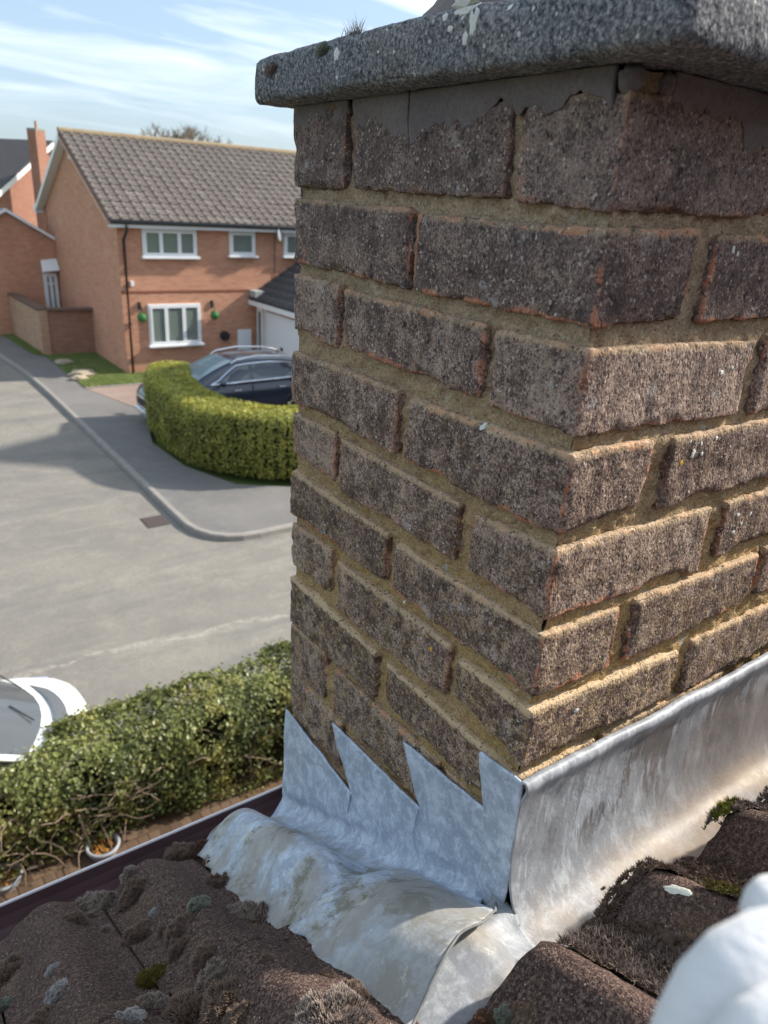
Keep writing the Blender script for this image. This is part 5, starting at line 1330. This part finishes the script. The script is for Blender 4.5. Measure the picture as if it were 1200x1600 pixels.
# lower extension of the gutter sheet, left of the corner and under the S lap
v = []; f = []; n1, n2 = 44, 40
for j in range(n2+1):
    for i in range(n1+1):
        x = -.0095-.158*i/n1; y = .03-.24*j/n2
        zf = -.236 + .0*y; z0 = zf + .0*x
        base_ = -.245-.55*y
        z = max(-.237+.004*noise.noise(Vector((x, y, 1))*15), 0) if False else None
        zz1 = -.2345 - (y+.05)*.10*sstep(-.02, -.06, -abs(x))  # level near the corner
        zz1 = -.219
        for (ya, za), (yb, zb_) in zip(prof[::-1], prof[::-1][1:]):
            if ya <= y <= yb: zz1 = min(za+(zb_-za)*(y-ya)/(yb-ya), -.219)
        if y < prof[-1][0]: zz1 = prof[-1][1]
        w_ = sstep(-.014, -.085, x); zz2 = apron_z(x, y)-.0065
        z = zz1*(1-w_) + min(zz2, -.19+.0*y)*w_
        if y > y_end(x)+.006: z = min(z, apron_z(x, y)-.008)
        z = z + .0010*noise.noise(Vector((x, y, 7))*30)
        v.append((x, y, z))
for j in range(n2):
    for i in range(n1): f.append((j*(n1+1)+i, (j+1)*(n1+1)+i, (j+1)*(n1+1)+i+1, j*(n1+1)+i+1))
solid(mesh_obj('gutter_tail', v, f, LEAD_H, bk, True), .0024, 0)

# ================================================================== MOSS
def moss_mesh(name, n, seed, mat, rad=1., h=.55, bl=.30, wd=.05):
    rg = random.Random(seed); v = []; f = []; tp = []
    # dark core dome
    for i in range(5):
        for j in range(12):
            ph = (pi/2)*i/4.5; ck = .8*rad*(1+.55*noise.noise(Vector((cos(2*pi*j/12)*1.3, sin(2*pi*j/12)*1.3, seed*3.3)))); v.append((cos(ph)*cos(2*pi*j/12)*ck, cos(ph)*sin(2*pi*j/12)*ck, sin(ph)*h*.75)); tp.append(0)
    for i in range(4):
        for j in range(12): f.append((i*12+j, i*12+(j+1) % 12, (i+1)*12+(j+1) % 12, (i+1)*12+j))
    f.append(tuple(48+j for j in range(12)))
    for _ in range(n):
        th = rg.uniform(0, 2*pi); rr_ = sqrt(rg.random())*rad; k_ = 1+.55*noise.noise(Vector((cos(th)*1.3, sin(th)*1.3, seed*3.3)))
        x, y = rr_*cos(th)*k_, rr_*sin(th)*k_; z = h*sqrt(max(0, 1-(rr_/rad)**2))*(.85+.7*noise.noise(Vector((x*3, y*3, seed))))-.06
        d = Vector((x*.9, y*.9, .55+rg.random()*.5)) + Vector((rg.gauss(0, .25), rg.gauss(0, .25), 0)); d.normalize()
        l = bl*rg.uniform(.6, 1.2); a = d.orthogonal().normalized()*wd; a = Matrix.Rotation(rg.uniform(0, 6.28), 3, d) @ a; b = d.cross(a); p = Vector((x, y, z)); k = len(v)
        v += [p-a, p+a*.5+b*.8, p+a*.5-b*.8, p+d*l]; tp += [.1, .1, .1, 1.]; f += [(k, k+1, k+3), (k+1, k+2, k+3), (k+2, k, k+3)]
    me = bpy.data.meshes.new(name); me.from_pydata([tuple(q) for q in v], [], f); me.materials.append(mat); a_ = me.attributes.new('tip', 'FLOAT', 'POINT'); a_.data.foreach_set('value', tp); return me
MM = {}
def moss_at(x, y, rr_, mi, label=None, parent=None, flatn=1., el=1., rot=None, seed=0, hz_=None):
    key = (mi, seed % 3)
    if key not in MM: MM[key] = moss_mesh('moss_clump', 1900, seed % 3 + mi*7, MOSS[mi], 1., .5, .17, .032)
    o = bpy.data.objects.new('moss_clump', MM[key]); COL.objects.link(o)
    z = (hz_ if hz_ is not None else roofz(x, y)) - rr_*.10
    o.location = (x, y, z); e = .003; gx = (roofz(x+e, y)-roofz(x-e, y))/(2*e); nrm = Vector((-gx*.6, .5, 1)).normalized()
    q = nrm.to_track_quat('Z', 'Y'); o.rotation_mode = 'QUATERNION'
    from mathutils import Quaternion
    o.rotation_quaternion = q @ Quaternion((0, 0, 1), rot if rot is not None else seed*1.7); o.scale = (rr_*el, rr_, rr_*flatn)
    if parent is None: tag(o, label, 'moss', 'moss cushions on the lower tiles')
    else: setparent(o, parent)
    return o
ML = [(-.179,.478,.0087,2,'tiny yellow green moss tuft on the roll end next to the lead tip'),(-.172,.442,.021,0,'wide brown moss cushion behind the yellow green tuft at the tile end'),(-.150,.425,.0145,5,'upright rusty moss cushion beside the pointed corner of the lead'),(-.154,.370,.0118,5,'small rusty moss cushion against the lead edge below the corner'),
 (-.307,.410,.0179,1,'round grey moss cushion by the gutter in the first tile valley'),(-.294,.395,.0204,1,'long low grey moss cushion just behind the one by the gutter'),(-.333,.355,.0125,0,'flat brown moss pad below the long grey cushion'),(-.310,.375,.0088,1,'small pale moss button between the flat pad and the long cushion'),
 (-.252,.405,.0150,1,'pale grey moss cushion on the end of the second tile valley'),(-.257,.362,.0175,0,'brown moss cushion halfway down the second tile valley'),(-.258,.287,.0062,3,'tiny whitish moss button in the second tile valley'),(-.262,.240,.0078,0,'small upright brown moss button at the tile overlap'),(-.252,.213,.0150,0,'tall brown moss ridge along the tile side joint'),(-.262,.190,.0130,0,'dark moss ridge at the foot of the tile side joint'),
 (-.280,.272,.0170,0,'oval dark brown moss cushion alone on the middle tile'),(-.296,.180,.0135,2,'bright olive green moss cushion at the tile overlap'),(-.314,.115,.0123,1,'round grey green moss cushion below the olive one'),(-.378,.206,.0103,3,'larger white frosted moss cushion on the left tile'),(-.374,.252,.0067,3,'smaller white frosted moss tuft on the left tile'),(-.225,.231,.0124,4,'sage green moss cushion on the tile near the lead'),
 (-.178,.198,.0205,1,'big domed grey moss cushion touching the folded lead edge'),(-.172,.305,.0157,0,'brown moss cushion along the lead edge above the domed one'),(-.412,.330,.0204,0,'broad brown moss cushion at the left edge of the roof'),(-.307,.323,.0074,1,'small grey moss button under the flat pad'),(-.265,.060,.0175,0,'tall brown moss column near the bottom of the valley'),(-.222,-.043,.0215,1,'pale wide moss mound at the bottom beside the lead'),
 (-.190,-.018,.0150,0,'dark moss mound squeezed between tile and lead at the bottom'),(-.399,.185,.0159,0,'dark moss pad at the bottom left corner'),(-.337,.094,.0096,3,'white tipped moss tuft at the bottom of the left tile'),(-.256,.125,.0143,0,'ragged brown moss just below the tile overlap'),(-.262,.093,.0150,1,'grey tipped moss cushion between the ragged moss and the tall column'),(-.287,.086,.0190,0,'dark rough moss patch left of the tall column'),
 (-.424,.268,.0087,4,'sage green moss button at the left picture edge'),(-.226,.062,.0060,0,'tiny dark moss flake in the middle of the lower tile'),(-.265,.030,.0125,0,'small brown moss lump at the bottom of the valley'),(-.188,.022,.0075,0,'small moss tuft on the tile edge where the lead starts'),(-.132,-.112,.0075,5,'rusty moss tuft on the left edge of the cut tile below the lap'),(-.121,-.120,.0070,4,'round grey green moss button on the cut tile')]
for i, (x, y, r_, mi, lab) in enumerate(ML):
    fl = 1.0; el = 1.25 if r_ > .015 else 1.15
    moss_at(x, y, r_*1.12, mi, lab, None, fl*1.35, el, None, i)
# dense mats in the pans upslope of the back gutter: nobody could count these shoots
def inside(poly, x, y):
    c = False
    for i in range(len(poly)):
        (x1, y1), (x2, y2) = poly[i], poly[i-1]
        if (y1 > y) != (y2 > y) and x < (x2-x1)*(y-y1)/(y2-y1)+x1: c = not c
    return c
def moss_mat_obj(poly, mi, label, dens=420000, bl=.0042, thick=.006, seed=1, seeds=None):
    rg = random.Random(seed); xs = [p[0] for p in poly]; ys = [p[1] for p in poly]; v = []; f = []; tp = []
    area = (max(xs)-min(xs))*(max(ys)-min(ys)); n = int(area*dens*2)
    def th(x, y):
        k_ = noise.noise(Vector((x, y, seed))*55)*.6 + noise.noise(Vector((x, y, seed))*140)*.4; return thick*(1+1.1*k_)
    # soil bed
    m_ = 60
    gi = {}
    for i in range(m_+1):
        for j in range(m_+1):
            x = min(xs)+(max(xs)-min(xs))*i/m_; y = min(ys)+(max(ys)-min(ys))*j/m_
            if y < -.098 and inside(poly, x+.003*noise.noise(Vector((x, y, 0))*200), y+.003*noise.noise(Vector((x, y, 5))*200)): gi[(i, j)] = len(v); v.append((x, y, roofz(x, min(y, -.1001))+th(x, y)*.75-.002-max(0, y+.1)*2.3)); tp.append(0)
    for (i, j) in list(gi):
        q = [(i, j), (i+1, j), (i+1, j+1), (i, j+1)]
        if all(a in gi for a in q): f.append(tuple(gi[a] for a in q))
    for _ in range(n//11):
        x0 = rg.uniform(min(xs), max(xs)); y0 = rg.uniform(min(ys), max(ys))
        if not inside(poly, x0+.005*noise.noise(Vector((x0, y0, 0))*110), y0+.005*noise.noise(Vector((x0, y0, 5))*110)): continue
        hgt = rg.uniform(-.0008, .0022); lit = rg.random(); nb = rg.randint(8, 14); over = 1 if y0 > -.1 else 0
        for q in range(nb):
            x = x0+rg.gauss(0, .0006); y = y0+rg.gauss(0, .0006); yy = min(y, -.1001)
            z = roofz(x, yy) + th(x, y)*.75 - .001 - max(0, y+.1)*2.3 + hgt
            d = Vector(((x-x0)*1200+rg.gauss(0, .25), (y-y0)*1200+rg.gauss(0, .25)+1.4*over, 1.1)).normalized(); l = bl*rg.uniform(.5, 1.15); a = d.orthogonal().normalized()*.0006; a = Matrix.Rotation(rg.uniform(0, 6.28), 3, d) @ a; b = d.cross(a); p = Vector((x, y, z)); k = len(v)
            v += [p-a, p+a*.5+b*.8, p+a*.5-b*.8, p+d*l]; t_ = .35+.75*lit*rg.uniform(.7, 1); tp += [.05, .05, .05, min(1, t_)]; f += [(k, k+1, k+3), (k+1, k+2, k+3), (k+2, k, k+3)]
    return tag(mesh_obj('moss_mat', v, f, MOSS[mi], None, False, {'tip': tp}), label, 'moss', kind='stuff')
moss_mat_obj([(.0, -.092), (.02, -.088), (.045, -.086), (.06, -.094), (.1, -.094), (.13, -.098), (.15, -.12), (.145, -.15), (.10, -.26), (.06, -.26), (.085, -.20), (.09, -.15), (.06, -.115), (.03, -.105), (.012, -.113), (.0, -.12)], 0, 'dark brown moss mat filling the pan beyond the lichen-spotted tile', seed=1)
moss_mat_obj([(.0, -.094), (.02, -.084), (.05, -.085), (.055, -.096), (.03, -.102), (.008, -.110)], 5, 'rusty moss fringe on the rounded end of the lichen-spotted tile', seed=2)
moss_mat_obj([(-.040, -.100), (-.012, -.094), (.0, -.105), (.006, -.13), (.012, -.17), (-.02, -.26), (-.07, -.26), (-.035, -.18), (-.045, -.13), (-.055, -.115)], 1, 'pale brown shaggy moss mat in the pan beside the nearest cut tile', bl=.008, seed=3)
moss_mat_obj([(-.015, -.100), (.012, -.112), (.025, -.14), (.02, -.19), (-.005, -.19), (.0, -.14)], 0, 'dark moss mat climbing the flank of the lichen-spotted tile', seed=4)
moss_mat_obj([(.175, -.094), (.20, -.084), (.29, -.086), (.33, -.097), (.30, -.13), (.22, -.125), (.19, -.115)], 1, 'grey moss mat over the crown of the far tile', bl=.005, thick=.005, seed=6)
moss_mat_obj([(.17, -.094), (.195, -.090), (.20, -.102), (.18, -.108)], 6, 'lime green moss patch on the far tile beside the lead', bl=.006, thick=.010, seed=7)
moss_mat_obj([(.060, -.150), (.085, -.155), (.10, -.185), (.08, -.20), (.06, -.18)], 2, 'olive tinged moss hummock right of the pale lichen spot', thick=.010, seed=8)
li = lichen((.049, -.140, roofz(.049, -.140)), (-.1, .5, 1), .0035, .0125, 31, LG, roof, .001)
# debris flecks in the gutter
rg = random.Random(9)
for (x, y) in ((.095, -.05), (.165, -.06), (.02, -.07)):
    lump('debris', (x, y, -.2305), (.002, .0015, .0012), TILE, x*50, bk)
# tufts on the slab
def tuft(c, n, l, seed, mi, label):
    rg = random.Random(seed); v = []; f = []; tp = []
    for _ in range(n):
        p = Vector(c)+Vector((rg.gauss(0, .003), rg.gauss(0, .006), 0)); d = Vector((rg.gauss(0, .5), rg.gauss(0, .55), 1)).normalized(); a = d.orthogonal().normalized()*.0004; b = d.cross(a); k = len(v); ll = l*rg.uniform(.5, 1.1)
        v += [p-a, p+a*.5+b, p+a*.5-b, p+d*ll]; tp += [.2, .2, .2, 1]; f += [(k, k+1, k+3), (k+1, k+2, k+3), (k+2, k, k+3)]
    return tag(mesh_obj('moss_tuft', v, f, MOSS[mi], None, False, {'tip': tp}), label, 'moss')
tuft((-.026, .285, .524), 60, .018, 1, 3, 'wispy pale moss stalks standing on the slab edge against the sky')
for (y, z, rr_, mi, lab) in ((.325, .518, .009, 4, 'grey green moss tuft hanging over the slab edge'), (.428, .512, .010, 1, 'dark grey moss tuft near the left end of the slab face')):
    o = moss_at(0, 0, rr_, mi, lab, None, .5, .7, 0, 3, 0); o.location = (-.034, y, z); o.rotation_quaternion = Vector((-1, 0, .3)).to_track_quat('Z', 'Y'); o.scale = (rr_*1.3, rr_*.6, rr_*.5); o['group'] = 'moss tufts on the chimney slab'

# ================================================================== WHITE CLOTH close to the lens
CL = NT('white_cotton_cloth', .9, .1); CL.color(CL.mix(CL.noise(60, 3), (.62, .62, .63), (.70, .70, .71))); CL.bump(CL.noise(70, 4, .6, CL.map((1, .4, 1))), .004, .7); CL.bump(CL.noise(1400, 2), .0005, .5)
CL.b.inputs['Sheen Weight'].default_value = .3
cloth = empty('bunched_cloth', (-.33, -.27, .1), 'blurred white bunched cloth close to the camera at the lower right corner', 'cloth')
def P3(u, v, d): return CAM + ray(u, v)*d
def fold(pts, rad, name):
    mb = MB(); mb.tube(pts, rad, 20); o = mb.build(name, CL.m, cloth, True); ss = o.modifiers.new('s', 'SUBSURF'); ss.levels = 1; ss.render_levels = 1; return o
D = .17
fold([P3(1035, 1900, D), P3(1085, 1680, D*.99), P3(1125, 1560, D*.98), P3(1210, 1500, D), P3(1330, 1500, D*1.02), P3(1450, 1540, D)], [.013, .0125, .0125, .013, .013, .012], 'outer_fold')
fold([P3(1110, 1950, D*.86), P3(1125, 1740, D*.86), P3(1180, 1630, D*.86), P3(1310, 1610, D*.87), P3(1450, 1660, D*.87)], [.0095, .0095, .0105, .0115, .011], 'inner_fold')
fold([P3(1185, 1370, D*1.16), P3(1205, 1400, D*1.14), P3(1235, 1460, D*1.08), P3(1290, 1560, D*1.02)], [.002, .0098, .0115, .012], 'fold_tip')
mb = MB(); mb.tube([P3(1120, 1500, D*1.12), P3(1150, 1475, D*1.13), P3(1185, 1430, D*1.15), P3(1230, 1400, D*1.15)], .0018, 8).build('hem_cord', CL.m, cloth, True)
fold([P3(1300, 1700, D), P3(1400, 2200, D*1.2), Vector((-.25, -.42, .12)), Vector((-.22, -.45, roofz(-.22, -.45)+.01))], [.02, .018, .016, .015], 'trailing_fold')
